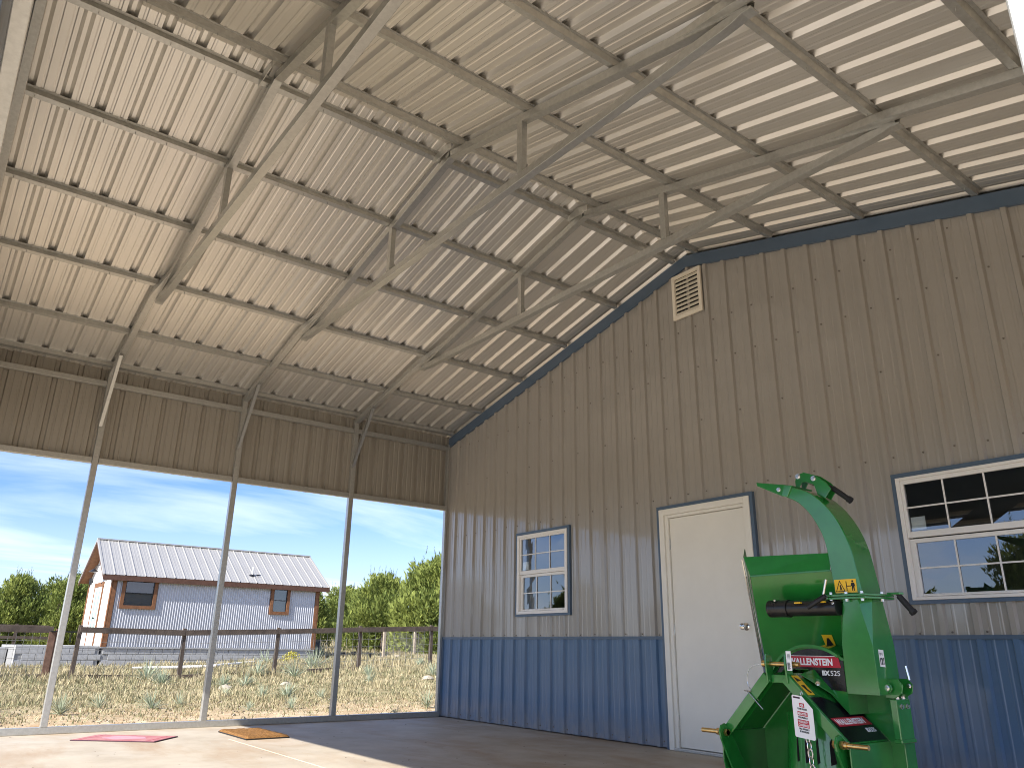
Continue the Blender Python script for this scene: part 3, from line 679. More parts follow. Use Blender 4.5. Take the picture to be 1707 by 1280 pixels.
for i in range(16): a = i / 16; m.torus((6.705 + .075 * a, -1.70, 1.848 - .035 * a), (0, 1, 0), (.42, 0, .9), .009, .009, .0022, 8, 4)
m.build('spring', MT['bolt'], lv)
# swivel flange
for z0, z1 in ((1.137, 1.149), (1.152, 1.164)):
    m = MB(); m.prism([(6.855, -1.835), (7.075, -1.835), (7.110, -1.74), (7.110, -1.60), (7.075, -1.565), (6.855, -1.565), (6.820, -1.60), (6.820, -1.80)], 'z', z0, z1); m.build('flange', G, ch, bevel=.002)
m = MB()
for x, y in ((6.87, -1.822), (6.96, -1.822), (7.05, -1.822), (7.094, -1.70), (6.83, -1.70)):
    bolts(ch, [((x, y, 1.1642), (0, 0, 1), .008), ((x, y, 1.1368), (0, 0, -1), .008)])
m = MB(); m.prism([(7.085, -1.63), (7.150, -1.62), (7.160, -1.59), (7.085, -1.575)], 'z', 1.1645, 1.176); m.build('handle_lug', G, ch, bevel=.002)
m = MB(); m.cyl((7.128, -1.605, 1.170), (7.162, -1.605, 1.130), .008, n=10); m.cyl((7.140, -1.605, 1.156), (7.205, -1.605, 1.070), .0165, n=14); m.cyl((7.199, -1.605, 1.078), (7.209, -1.605, 1.065), .0205, n=14); m.build('grip', MT['black'], ch, smooth=True)
m = MB(); m.cyl((6.855, -1.86, 1.155), (6.768, -1.905, 1.095), .0135, n=14); m.cyl((6.86, -1.855, 1.158), (6.83, -1.86, 1.150), .008, n=10); m.build('grip', MT['black'], ch, smooth=True)
m = MB(); m.cyl((6.842, -1.85, 1.165), (6.868, -1.85, 1.245), .007, n=10); m.cyl((6.83, -1.85, 1.150), (6.86, -1.85, 1.150), .012, n=10); m.build('locking_pin', MT['bolt'], ch, smooth=True)
# tower under the flange
def ring8(x0, x1, y0, y1, c, z): return [(x0 + c, y0, z), (x1 - c, y0, z), (x1, y0 + c, z), (x1, y1 - c, z), (x1 - c, y1, z), (x0 + c, y1, z), (x0, y1 - c, z), (x0, y0 + c, z)]
m = MB(); m.loft([ring8(6.885, 7.065, -1.80, -1.575, .0008, .655), ring8(6.888, 7.062, -1.80, -1.58, .0008, .90), ring8(6.875, 7.062, -1.80, -1.59, .052, 1.1365)]); m.build('tower', G, ch, bevel=.002)
# rotor housing
CX, CZ, RR = 6.695, .600, .300
dl = lambda x: .765 - max(0, x - 6.665, 6.515 - x) * 1.006
arc = [(CX + cos(radians(a)) * (RR - .004), CZ + sin(radians(a)) * (RR - .004)) for a in range(0, 182, 4)]
arc = [q for q in arc if q[0] < 6.8835 and q[1] > dl(q[0]) + .004]
m = MB(); m.prism([(6.884, .552), (6.884, arc[0][1])] + arc + [(6.515, .769), (6.665, .769)], 'y', -1.795, -1.50); m.build('rotor_housing', G, ch, smooth=True)
m = MB(); n = 40; rg = []
for i in range(n + 1):
    a = radians(20 + 140 * i / n); c_, s_ = cos(a), sin(a)
    rg.append([(CX + c_ * (RR - .012), -1.826, CZ + s_ * (RR - .012)), (CX + c_ * (RR + .003), -1.826, CZ + s_ * (RR + .003)), (CX + c_ * (RR + .003), -1.50, CZ + s_ * (RR + .003)), (CX + c_ * (RR - .012), -1.50, CZ + s_ * (RR - .012))])
m.loft([r for r in rg if r[1][0] < 6.8835]); m.build('housing_band', G, ch, smooth=True)
m = MB(); pts = [(CX + cos(radians(a)) * (RR - .020), CZ + sin(radians(a)) * (RR - .020)) for a in range(0, 182, 4)]
pts = [q for q in pts if q[0] < 6.881 and q[1] > dl(q[0]) + .006]; pts = [(6.8815, .665), (6.8815, pts[0][1])] + pts + [(6.515, .772), (6.665, .772), (6.765, .672)]
m.prism(pts, 'y', -1.7995, -1.7958); m.build('front_decal', MT['decal'], ch)
m = MB(); m.prism([(6.520, .783), (6.867, .783), (6.855, .840), (6.530, .840)], 'y', -1.8015, -1.7998); m.build('decal_banner', MT['red'], ch)
m = MB(); m.prism([(6.520, .8405), (6.855, .8405), (6.855, .8430), (6.520, .8430)], 'y', -1.8016, -1.7998); m.build('decal_line', MT['wprint'], ch)
text('WALLENSTEIN', 'lettering', (6.548, -1.8020, .7925), (1, 0, 0), (0, 0, 1), .272, MT['wprint'], ch, height=.038, bold=.035)
text('BX', 'lettering', (6.752, -1.8020, .742), (1, 0, 0), (0, 0, 1), .046, MT['wprint'], ch, height=.026, bold=.05)
text('52S', 'lettering', (6.802, -1.8020, .742), (1, 0, 0), (0, 0, 1), .056, MT['wprint'], ch, height=.026)
# housing base plate between drum and tower, and the lower front plate
m = MB(); m.prism([(6.20, .02), (7.058, .02), (7.058, .654), (6.885, .654), (6.885, .60), (6.665, .775), (6.515, .775), (6.19, .452)], 'y', -1.605, -1.50); m.build('lower_housing', G, ch, bevel=.003)
m = MB(); m.box(6.890, -1.8035, .668, 7.070, -1.8008, .690); m.build('flange_strip', G, ch)
# hopper
fb = [(6.180, -1.50, .800), (6.735, -1.50, .800), (6.735, -1.79, 1.300), (6.335, -1.80, 1.300)]
m = MB(); m.slab([Vector(p) for p in ((6.180, -1.50, .780), (6.870, -1.50, .780), (6.870, -1.800, 1.300), (6.335, -1.800, 1.300))], 0, 0, .004)
hp_ = m.build('hopper', G, ch, bevel=.001)
m = MB(); m.slab([(6.336, -1.802, 1.3005), (6.870, -1.802, 1.3005), (6.870, -1.788, 1.395), (6.288, -1.788, 1.418)], 0, 0, .004)
m.slab([(6.335, -1.8065, 1.292), (6.870, -1.8065, 1.292), (6.870, -1.8055, 1.302), (6.335, -1.8055, 1.302)], 0, 0, .004)
m.build('hopper_lip', G, hp_, bevel=.001)
m = MB()   # left flared flange, top ear, back and floor of the hopper
m.slab([(6.176, -1.495, .780), (6.331, -1.797, 1.300), (6.284, -1.785, 1.420), (6.235, -1.70, 1.478)], 0, 0, .004)
m.build('hopper_flange', G, hp_)
m = MB(); m.slab([(6.20, -1.22, .78), (6.50, -1.22, .78), (6.46, -1.20, 1.40), (6.30, -1.20, 1.40)], 0, 0, .004); m.build('hopper_back', G, hp_)
m = MB(); m.slab([(6.170, -1.492, .790), (6.325, -1.792, 1.300), (6.30, -1.62, 1.300), (6.16, -1.40, .790)], 0, 0, .006); m.build('rubber_curtain', MT['black'], hp_)
m = MB(); m.slab([(6.146, -1.497, .790), (6.298, -1.797, 1.300), (6.306, -1.799, 1.300), (6.154, -1.499, .790)], 0, 0, .004); m.slab([(6.158, -1.497, .790), (6.310, -1.797, 1.300), (6.318, -1.800, 1.300), (6.166, -1.500, .790)], 0, 0, .004); m.slab([(6.150, -1.49, .77), (6.270, -1.783, 1.400), (6.279, -1.785, 1.405), (6.157, -1.494, .77)], 0, 0, .003); m.build('curtain_strip', MT['bolt'], hp_)
m = MB(); m.box(6.26, -1.49, .60, 6.60, -1.22, .779); m.build('hopper_throat', G, hp_, bevel=.004)
# document tube in front of the hopper
tb = MB(); tb.cyl((6.475, -1.805, 1.100), (6.900, -1.805, 1.096), .043, n=28); tb.cyl((6.462, -1.805, 1.1005), (6.585, -1.805, 1.099), .0475, n=28); tb.cyl((6.580, -1.805, 1.099), (6.592, -1.805, 1.099), .0495, n=28)
for i in range(6): tb.cyl((6.462 + .012 * i, -1.805, 1.1005), (6.466 + .012 * i, -1.805, 1.1005), .0485, n=28)
dt = tb.build('document_tube', MT['blackp'], ch, smooth=True)
bolts(dt, [((6.52, -1.84, 1.143), (0, -.5, 1), .006, .005), ((6.885, -1.84, 1.118), (0, -1, .4), .007, .005)])
m = MB(); m.box(6.66, -1.862, 1.1215, 6.70, -1.846, 1.129); m.box(6.82, -1.862, 1.1215, 6.85, -1.846, 1.129); m.build('yellow_mark', MT['yellow'], dt)
# A-frame: two sloping arms with front flanges and the guard decks behind them
def arm(sgn):
    cx = 6.590; top = (cx + sgn * .075, .752); bot = (cx + sgn * .395, .430); d = Vector((bot[0] - top[0], bot[1] - top[1])).normalized(); nrm = Vector((-d.y, d.x)) * (1 if sgn > 0 else -1)
    if nrm.y < 0: nrm = -nrm
    w = .058; q = [(top[0], top[1]), (bot[0], bot[1]), (bot[0] - nrm.x * w, bot[1] - nrm.y * w), (top[0] - nrm.x * w, top[1] - nrm.y * w)]
    m = MB(); m.prism(q, 'y', -2.004, -1.994); a = m.build('hitch_arm', G, ch, bevel=.003)
    q2 = [(top[0], top[1]), (bot[0], bot[1]), (bot[0] - nrm.x * .008, bot[1] - nrm.y * .008), (top[0] - nrm.x * .008, top[1] - nrm.y * .008)]
    m = MB(); m.prism(q2, 'y', -1.9935, -1.620); m.build('guard_deck', G, a, bevel=.001)
    return a, top, bot, d, nrm
aL, tL, bL, dL, nL = arm(-1); aR, tR, bR, dR, nR = arm(1)
# second inner strip on the left arm
m = MB(); m.bar((6.545, -1.93, .735), (6.275, -1.93, .455), .024, .006, up=(0, 1, 0)); m.build('stiffener', G, aL)
# decals on the right deck: coordinates along the slope (t) and along +Y
def deck(t, y, lift): p = Vector((tR[0], 0, tR[1])) + Vector((dR.x, 0, dR.y)) * t + Vector((nR.x, 0, nR.y)) * lift; p.y = y; return p
def deck_patch(pts, lift, name, mt, parent):
    m = MB(); vs = [deck(t, y, lift) for t, y in pts] + [deck(t, y, lift - .0012) for t, y in pts]; n = len(pts)
    m.add(vs, [tuple(range(n)), tuple(range(n, 2 * n))[::-1]] + [(i, i + n, (i + 1) % n + n, (i + 1) % n) for i in range(n)]); return m.build(name, mt, parent)
deck_patch([(.165, -1.985), (.165, -1.88), (.205, -1.80), (.215, -1.635), (.447, -1.635), (.447, -1.985)], .0016, 'deck_decal', MT['decal'], aR)
deck_patch([(.300, -1.972), (.300, -1.664), (.354, -1.645), (.354, -1.955)], .0030, 'decal_banner', MT['red'], aR)
text('WALLENSTEIN', 'lettering', deck(.345, -1.955, .0034), (0, 1, 0), -Vector((dR.x, 0, dR.y)), .262, MT['wprint'], aR, height=.036, bold=.035)
text('BX52S', 'lettering', deck(.398, -1.745, .0022), (0, 1, 0), -Vector((dR.x, 0, dR.y)), .085, MT['wprint'], aR, height=.026, bold=.02)
deck_patch([(.018, -1.985), (.018, -1.925), (.150, -1.925), (.150, -1.985)], .0016, 'warning_sticker', MT['yellow'], aR)
deck_patch([(.028, -1.978), (.055, -1.934), (.060, -1.978)], .0030, 'warning_symbol', MT['bprint'], aR)
deck_patch([(.085, -1.975), (.085, -1.945), (.110, -1.950), (.135, -1.935), (.140, -1.950), (.112, -1.965)], .0030, 'warning_symbol', MT['bprint'], aR)
# bent cover plate with a bolt behind the arm
m = MB(); m.slab([(6.690, -1.92, .745), (6.70, -1.80, .770), (6.852, -1.72, .640), (6.842, -1.78, .615)], 0, 0, .004); m.build('chute_cover', G, ch, bevel=.001)
bolts(ch, [((6.77, -1.885, .700), (.5, -.7, .6), .009), ((6.862, -1.755, .604), (.6, 0, .7), .010, .018)])
# side wall of the guard below the deck
m = MB(); m.prism([(-2.003, .425), (-1.53, .425), (-1.53, 0.02), (-1.93, 0.02), (-2.003, .28)], 'x', 6.978, 6.986); m.build('guard_side', G, ch, bevel=.002)
m = MB(); m.prism([(-2.003, .425), (-1.53, .425), (-1.53, 0.02), (-1.93, 0.02), (-2.003, .28)], 'x', 6.196, 6.204); m.build('guard_side', G, ch, bevel=.002)
# hitch plates with pins
for x in (6.235, 6.945):
    for dx_ in (0.0, ):
        m = MB(); hole = (-2.03, .425)
        m.prism([(-2.062, .395), (-2.070, .430), (-2.055, .462), (-2.022, .472), (-1.992, .455), (-1.93, .36), (-1.80, .15), (-1.76, .02), (-1.88, .02), (-1.97, .22)], 'x', x - .006, x + .006); hpn = m.build('hitch_plate', G, ch, bevel=.003)
        m = MB(); m.cyl((x - .0065, -2.028, .425), (x + .0065, -2.028, .425), .0335, n=20); m.build('pin_boss', G, hpn, bevel=.002)
for sgn, x in ((-1, 6.235), (1, 6.945)):
    m = MB(); m.cyl((x - sgn * .030, -2.028, .425), (x + sgn * .155, -2.028, .425), .0125, n=16); m.cyl((x + sgn * .010, -2.028, .425), (x + sgn * .030, -2.028, .425), .021, n=6); m.cyl((x + sgn * .032, -2.028, .425), (x + sgn * .046, -2.028, .425), .018, n=16); m.cyl((x - sgn * .030, -2.028, .425), (x - sgn * .012, -2.028, .425), .020, n=6)
    m.build('hitch_pin', MT['gold'], ch, smooth=True)
# top link lugs and pin
for x in (6.545, 6.668):
    m = MB(); m.prism([(-2.012, .70), (-2.022, .80), (-2.012, .850), (-1.985, .858), (-1.962, .83), (-1.955, .70)], 'x', x - .005, x + .005); m.build('top_lug', G, ch, bevel=.002)
m = MB(); m.box(6.551, -1.985, .70, 6.662, -1.962, .742); m.build('lug_bridge', G, ch, bevel=.003)
m = MB(); m.cyl((6.505, -1.985, .797), (6.735, -1.985, .797), .0125, n=16); m.cyl((6.505, -1.985, .797), (6.525, -1.985, .797), .018, n=16); m.cyl((6.690, -1.985, .797), (6.705, -1.985, .797), .017, n=6); m.build('top_link_pin', MT['gold'], ch, smooth=True)
m = MB(); pts = cat([(6.515, .797), (6.43, .775), (6.40, .70), (6.44, .63), (6.47, .60)], 6)
for a, b in zip(pts, pts[1:]): m.cyl((a.x, -2.0, a.y), (b.x, -2.0, b.y), .0018, n=5)
m.build('lynch_cable', MT['bolt'], ch)
m = MB(); m.cyl((6.40, -2.012, .655), (6.50, -2.012, .560), .0035, n=7); m.cyl((6.385, -2.012, .652), (6.43, -2.012, .648), .004, n=7); m.build('lynch_pin', MT['bolt'], ch)
# round slotted shield between the arms
m = MB(); rg = []
for i in range(25):
    a = radians(190 + 160 * i / 24); rg.append([(6.665 + cos(a) * .215, -1.755 + sin(a) * .16, .02), (6.665 + cos(a) * .175, -1.755 + sin(a) * .11, .545)])
vs = [p for r in rg for p in r]; m.add(vs, [(2 * i, 2 * i + 2, 2 * i + 3, 2 * i + 1) for i in range(24)]); sh = m.build('shaft_shield', G, ch, smooth=True)
for i, (x, yo) in enumerate(((6.60, .001), (6.655, .0), (6.72, .0), (6.785, .0), (6.84, .0))):
    z0, z1 = .30, .43
    def sp(x_, z): f = (z - .02) / .525; rx = .215 - .04 * f; ry = .16 - .05 * f; u = (x_ - 6.665) / rx; return -1.755 - sqrt(max(0, 1 - u * u)) * ry - .0015
    tl = .018 * (1 if i % 2 else 0.4); m = MB()
    m.add([(x - .002, sp(x, z0), z0), (x + .006 + tl, sp(x + .006 + tl, z0 + .01), z0 + .01), (x + .006, sp(x + .006, z1), z1), (x - .004, sp(x - .004, z1 - .02), z1 - .02)], [(0, 1, 2, 3)])
    m.build('slot', MT['dark'], sh)
# hinge, latch and motor block at the right
m = MB()
for yy in (-1.690, -1.585):
    m = MB(); m.prism([(7.035, .640), (7.085, .640), (7.125, .665), (7.135, .705), (7.110, .735), (7.035, .735)], 'y', yy, yy + .008); hg_ = m.build('hinge_bracket', G, ch, bevel=.002)
m = MB(); m.cyl((7.060, -1.715, .690), (7.060, -1.70, .690), .026, n=20); m.build('hinge_boss', G, hg_, bevel=.002)
bolts(hg_, [((7.060, -1.715, .690), (0, -1, 0), .013), ((7.118, -1.5935, .700), (0, -1, 0), .010), ((7.096, -1.66, .600), (1, 0, 0), .010), ((7.096, -1.60, .600), (1, 0, 0), .010), ((7.080, -1.66, .636), (0, 0, 1), .009), ((7.080, -1.60, .636), (0, 0, 1), .009)])
m = MB(); m.cyl((7.128, -1.60, .730), (7.118, -1.60, .800), .006, n=8); m.build('latch_pin', MT['bolt'], hg_)
m = MB(); m.box(7.0585, -1.700, .430, 7.095, -1.560, .635); m.box(7.0585, -1.705, .425, 7.100, -1.555, .445); m.build('side_bracket', G, ch, bevel=.004)
m = MB(); m.prism([(6.66, .4), (7.058, .4), (7.058, .668), (6.93, .668), (6.70, .66)], 'y', -1.6105, -1.6055); m.build('inner_plate', G, ch)
# base skids down to the floor
for x in (6.30, 6.98):
    m = MB(); m.box(x - .03, -1.90, .001, x + .03, -1.05, .05); m.build('skid', G, ch, bevel=.004)
m = MB(); m.box(6.35, -1.49, .05, 6.85, -1.22, .59); m.build('rotor_base', G, ch, bevel=.006)
# warning stickers
def sticker(parent, o, R, U, w, h, horizontal=True):
    o = Vector(o); R = Vector(R); U = Vector(U); Nn = R.cross(U)
    def patch(pts, lift, nm, mt):
        m = MB(); n = len(pts); vs = [o + R * a + U * b + Nn * lift for a, b in pts] + [o + R * a + U * b + Nn * (lift - .001) for a, b in pts]
        m.add(vs, [tuple(range(n)), tuple(range(n, 2 * n))[::-1]] + [(i, i + n, (i + 1) % n + n, (i + 1) % n) for i in range(n)]); return m.build(nm, mt, parent)
    st = patch([(0, 0), (w, 0), (w, h), (0, h)], .0016, 'warning_sticker', MT['yellow'])
    def sym(pts): patch(pts, .0026, 'warning_symbol', MT['bprint'])
    cells = [(0, 0, w / 2, h), (w / 2, 0, w / 2, h)] if horizontal else [(0, h / 2, w, h / 2), (0, 0, w, h / 2)]
    x, y, cw, c_h = cells[0]; e = .10 * cw
    tri = [(x + e, y + .12 * c_h), (x + cw - e, y + .12 * c_h), (x + cw / 2, y + .90 * c_h)]; k = .012 * min(1, w / .13)
    for (a, b), (c, d) in zip(tri, tri[1:] + tri[:1]):
        dv = Vector((c - a, d - b)).normalized(); nv = Vector((-dv.y, dv.x)) * .0018; sym([(a - nv.x, b - nv.y), (c - nv.x, d - nv.y), (c + nv.x, d + nv.y), (a + nv.x, b + nv.y)])
    sym([(x + cw * .40, y + .20 * c_h), (x + cw * .50, y + .40 * c_h), (x + cw * .44, y + .55 * c_h), (x + cw * .56, y + .62 * c_h), (x + cw * .62, y + .40 * c_h), (x + cw * .66, y + .20 * c_h), (x + cw * .58, y + .20 * c_h), (x + cw * .54, y + .34 * c_h), (x + cw * .48, y + .20 * c_h)])
    x, y, cw, c_h = cells[1]
    sym([(x + cw * .06, y + .15 * c_h), (x + cw * .13, y + .15 * c_h), (x + cw * .13, y + .85 * c_h), (x + cw * .06, y + .85 * c_h)])
    sym([(x + cw * .13, y + .46 * c_h), (x + cw * .48, y + .46 * c_h), (x + cw * .48, y + .52 * c_h), (x + cw * .13, y + .52 * c_h)])
    sym([(x + cw * .56, y + .12 * c_h), (x + cw * .63, y + .12 * c_h), (x + cw * .68, y + .42 * c_h), (x + cw * .73, y + .12 * c_h), (x + cw * .80, y + .12 * c_h), (x + cw * .79, y + .48 * c_h), (x + cw * .88, y + .40 * c_h), (x + cw * .82, y + .72 * c_h), (x + cw * .55, y + .72 * c_h), (x + cw * .48, y + .45 * c_h), (x + cw * .57, y + .48 * c_h)])
    sym([(x + cw * (.68 + .09 * cos(i * pi / 4)), y + c_h * (.83 + .08 * sin(i * pi / 4))) for i in range(8)])
sticker(ch, (6.888, FY, 1.172), (1, 0, 0), (-.03, 0, 1), .128, .072)
sticker(ch, (7.0245, -1.775, 1.215), (0, 1, 0), (-.14, 0, .99), .052, .115, horizontal=False)
py_ = lambda z: -1.5 - (z - .78) / .52 * .3
m = MB(); m.slab([(6.652, py_(.895) - .006, .895), (6.716, py_(.895) - .006, .895), (6.716, py_(.958) - .006, .958), (6.652, py_(.958) - .006, .958)], 0, 0, .001); m.build('warning_sticker', MT['yellow'], hp_)
m = MB(); m.slab([(6.662, py_(.902) - .008, .902), (6.706, py_(.902) - .008, .902), (6.690, py_(.940) - .008, .940), (6.678, py_(.940) - .008, .940)], 0, 0, .001); m.build('warning_symbol', MT['bprint'], hp_)
m = MB(); m.box(6.676, -2.012, .765, 6.706, -2.010, .865); m.build('barcode_label', MT['wprint'], ch)
m = MB()
for i in range(9): m.box(6.681, -2.0135, .772 + i * .004, 6.681 + random.uniform(.012, .02), -2.0123, .7745 + i * .004)
for i in range(5): m.box(6.684, -2.0135, .825 + i * .006, 6.700, -2.0123, .827 + i * .006)
m.build('label_print', MT['bprint'], ch)
m = MB(); m.slab([(7.0645, -1.755, .795), (7.0645, -1.705, .792), (7.0640, -1.705, .877), (7.0640, -1.755, .880)], 0, 0, .001); m.build('number_label', MT['wprint'], ch)
text('121', 'lettering', (7.0658, -1.750, .805), (0, 1, 0), (0, 0, 1), .036, MT['bprint'], ch, height=.034, bold=.02)
text('D L', 'lettering', (7.0658, -1.748, .852), (0, 1, 0), (0, 0, 1), .030, MT['bprint'], ch, height=.012)
# safety chain links hanging below the tag
m = None; zc_ = .405; cx_ = 6.777
scn = MB(); scn.torus((cx_ - .005, -2.030, .432), (1, 0, 0), (0, 0, 1), .010, .016, .0035); chain = scn.build('safety_chain', MT['bolt'], ch, smooth=True)
z = .404; i = 0
while z > .06:
    m = MB(); d = (1, 0, 0) if i % 2 else (.25, .97, 0); m.torus((cx_ + .002 * i, -2.030, z), d, (0, 0, 1), .0125, .024, .0040, 14, 6); m.build('link', MT['bolt'], chain, smooth=True); z -= .036; i += 1
# paper tag
tg = thing('hang_tag', 'white dealer tag with red panels hanging on the green chipper arm', 'tag', (6.757, -2.03, .44))
o = Vector((6.703, -2.035, .443)); R = Vector((.995, 0, -.10)); U = Vector((.012, -.02, .998)).normalized(); wd, hh = .118, .205
m = MB(); c = [o + R * a + U * b for a, b in ((.006, 0), (wd - .006, 0), (wd, .006), (wd, hh - .055), (.060, hh), (.006, hh), (0, hh - .006), (0, .006))]; Nn = R.cross(U).normalized()
m.add([p for p in c] + [p - Nn * .0012 for p in c], [tuple(range(8)), tuple(range(8, 16))[::-1]] + [(i, i + 8, (i + 1) % 8 + 8, (i + 1) % 8) for i in range(8)]); m.build('card', MT['tag'], tg)
def tp(a, b, w, h, mt, nm):
    m = MB(); c = [o + R * (a + x) + U * (b + y) + Nn * .0008 for x, y in ((0, 0), (w, 0), (w, h), (0, h))]; m.add(c + [p - Nn * .0006 for p in c], [(0, 1, 2, 3), (7, 6, 5, 4)] + [(i, i + 4, (i + 1) % 4 + 4, (i + 1) % 4) for i in range(4)]); m.build(nm, mt, tg)
def tt(s_, a, b, w, h, mt): text(s_, 'lettering', o + R * a + U * b + Nn * .0012, R, U, w, mt, tg, height=h, bold=.015)
tp(.008, .190, .040, .008, MT['mdark'], 'header_strip')
tp(.042, .150, .028, .020, MT['red'], 'red_panel'); tt('ASK', .046, .154, .020, .012, MT['wprint'])
tt('YOUR DEALER', .028, .137, .056, .009, MT['bprint'])
tp(.027, .108, .058, .020, MT['red'], 'red_panel'); tt('REGISTER', .031, .112, .050, .012, MT['wprint'])
tt('YOUR PRODUCT', .029, .095, .055, .009, MT['bprint'])
tp(.024, .053, .066, .036, MT['red'], 'red_panel'); tt('WARRANTY', .028, .073, .058, .012, MT['wprint']); tt('COVERAGE', .028, .057, .058, .012, MT['wprint'])
tt('WILL OFFICIALLY', .028, .040, .060, .009, MT['bprint']); tt('BE RECORDED', .032, .027, .052, .009, MT['bprint'])
m = MB(); m.torus((6.752, -2.020, .655), (1, 0, 0), (0, 0, 1), .006, .012, .0016, 10, 4); m.build('tie', MT['bolt'], tg)

# ------------------------------------------------------------------ small house beyond the fence
XH, Y0, Y1, ZB, ZEH, XR, ZR = -22.17, -.085, 7.813, .728, 3.228, -24.434, 4.584
XB = 2 * XR - XH; HS = (ZR - ZEH) / (XH - XR); OV, EO = .379, .20
hs = thing('small_house', 'small house with corrugated metal walls and a ribbed grey gable roof beyond the fence', 'house', (XR, 3.9, 0))
HH = [(Y0 + .36, Y0 + 1.50, 2.06, 3.08), (Y0 + 5.89, Y0 + 6.62, 2.05, 3.06)]
m = MB(); P_ = .088; n = int((Y1 - Y0) / P_ * 8); pr = [(Y0 + (Y1 - Y0) * i / n, .017 * cos(2 * pi * i / 8)) for i in range(n + 1)]
for (a, p), (b, q) in zip(pr, pr[1:]):
    c = (a + b) / 2; segs = [(ZB, ZEH + .05)]
    for h in HH:
        if h[0] < c < h[1]: segs = [(ZB, h[2]), (h[3], ZEH + .05)]
    for z0, z1 in segs: m.add([(XH + p, a, z0), (XH + q, b, z0), (XH + q, b, z1), (XH + p, a, z1)], [(0, 1, 2, 3)])
m.build('corrugated_wall', MT['corr'], hs, fix=False, smooth=True)
m = MB(); m.prism([(XB, ZB), (XH - .02, ZB), (XH - .02, ZEH), (XR, ZR - .02), (XB, ZEH)], 'y', Y0 - .01, Y0 + .05); m.build('gable_end', MT['hwhite'], hs)
m = MB(); m.prism([(XB, ZB), (XH - .02, ZB), (XH - .02, ZEH), (XR, ZR - .02), (XB, ZEH)], 'y', Y1 - .05, Y1 + .01); m.build('gable_end', MT['hwhite'], hs)
m = MB(); m.box(XB - .02, Y0 + .05, ZB, XB + .02, Y1 - .05, ZEH); m.build('back_wall', MT['hwhite'], hs)
m = MB(); m.box(XB, Y0 + .06, ZB - .03, XH - .05, Y1 - .06, ZB + .02); m.build('house_floor', MT['cedard'], hs)
m = MB(); m.box(XH - .02, Y0 - .02, ZB - .06, XH + .035, Y1 + .02, ZB - .001); m.build('sill_flashing', MT['block'], hs)
for y in (Y0, Y1):
    m = MB(); s_ = -1 if y == Y0 else 1
    m.box(XH - .02, min(y, y - s_ * .13), ZB - .02, XH + .040, max(y, y - s_ * .13), ZEH + .02); m.box(XH - .14, min(y + s_ * .012, y + s_ * .040), ZB - .02, XH + .039, max(y + s_ * .012, y + s_ * .040), ZEH + .02)
    m.build('corner_board', MT['cedar'], hs)
m = MB(); m.box(XB - .039, Y0 - .040, ZB - .02, XB + .12, Y0 - .012, ZEH); m.build('corner_board', MT['cedar'], hs)
for h in HH:
    y0, y1, z0, z1 = h; b = .115; m = MB()
    m.box(XH - .03, y0 - b * .3, z0 - b * .3, XH + .075, y0 + b * .7, z1 + b * .4); m.box(XH - .03, y1 - b * .7, z0 - b * .3, XH + .075, y1 + b * .3, z1 + b * .4)
    m.box(XH - .03, y0 + b * .7, z1 - b * .6, XH + .075, y1 - b * .7, z1 + b * .4); m.box(XH - .03, y0 + b * .7, z0 - b * .3, XH + .076, y1 - b * .7, z0 + b * .7)
    m.box(XH - .03, y0 - b * .5, z1 + b * .4, XH + .09, y1 + b * .5, min(z1 + b * .4 + .035, ZEH + .02))
    wf = m.build('window', MT['cedar'], hs)
    m = MB(); g0, g1 = y0 + b * .7, y1 - b * .7; a0, a1 = z0 + b * .7, z1 - b * .6; am = (a0 + a1) / 2
    for p, q in ((a0, am - .015), (am + .015, a1)):
        mm = MB(); mm.add([(XH + .012, g0 + .03, p), (XH + .012, g1 - .03, p), (XH + .012, g1 - .03, q), (XH + .012, g0 + .03, q)], [(0, 1, 2, 3)]); mm.build('pane', MT['glass'], wf)
    m.box(XH - .0, g0, a0, XH + .03, g0 + .03, a1); m.box(XH, g1 - .03, a0, XH + .03, g1, a1); m.box(XH, g0 + .03, am - .015, XH + .031, g1 - .03, am + .015); m.box(XH, g0 + .03, a1 - .02, XH + .029, g1 - .03, a1); m.build('sash', MT['decal'], wf)
    m = MB(); m.box(XH - .10, g0, a0, XH - .09, g1, a1); m.build('shade', MT['blind'], wf)
# gable door
m = MB(); dx0, dx1 = -25.30, -23.65
m.box(dx0, Y0 - .05, ZB, dx0 + .13, Y0 - .011, 2.98); m.box(dx1 - .13, Y0 - .05, ZB, dx1, Y0 - .011, 2.98); m.box(dx0 - .03, Y0 - .055, 2.86, dx1 + .03, Y0 - .011, 3.02); hd = m.build('door_trim', MT['cedar'], hs)
m = MB(); m.box(dx0 + .13, Y0 - .035, ZB, dx1 - .13, Y0 - .012, 2.86); m.build('door', MT['hwhite'], hs)
m = MB(); m.box(dx0 + .40, Y0 - .040, ZB + .55, dx0 + .66, Y0 - .0355, 2.70); m.box(dx1 - .66, Y0 - .040, ZB + .55, dx1 - .40, Y0 - .0355, 2.70); m.build('door_glass', MT['mint'], hd)
m = MB(); m.cyl(((dx0 + dx1) / 2 + .08, Y0 - .09, 1.72), ((dx0 + dx1) / 2 + .08, Y0 - .035, 1.72), .035, n=10); m.build('door_handle', MT['blackp'], hd)
m = MB(); m.prism([(XR - .26, 3.78), (XR + .26, 3.78), (XR, 4.10)], 'y', Y0 - .045, Y0 - .011); m.build('gable_vent', MT['cedar'], hs)
for x in (-23.05, -26.05):
    m = MB(); m.cyl((x, Y0 - .10, 3.02), (x, Y0 - .10, 3.27), .055, n=10); m.box(x - .03, Y0 - .09, 3.10, x + .03, Y0 - .011, 3.19); m.build('wall_lantern', MT['blackp'], hs)
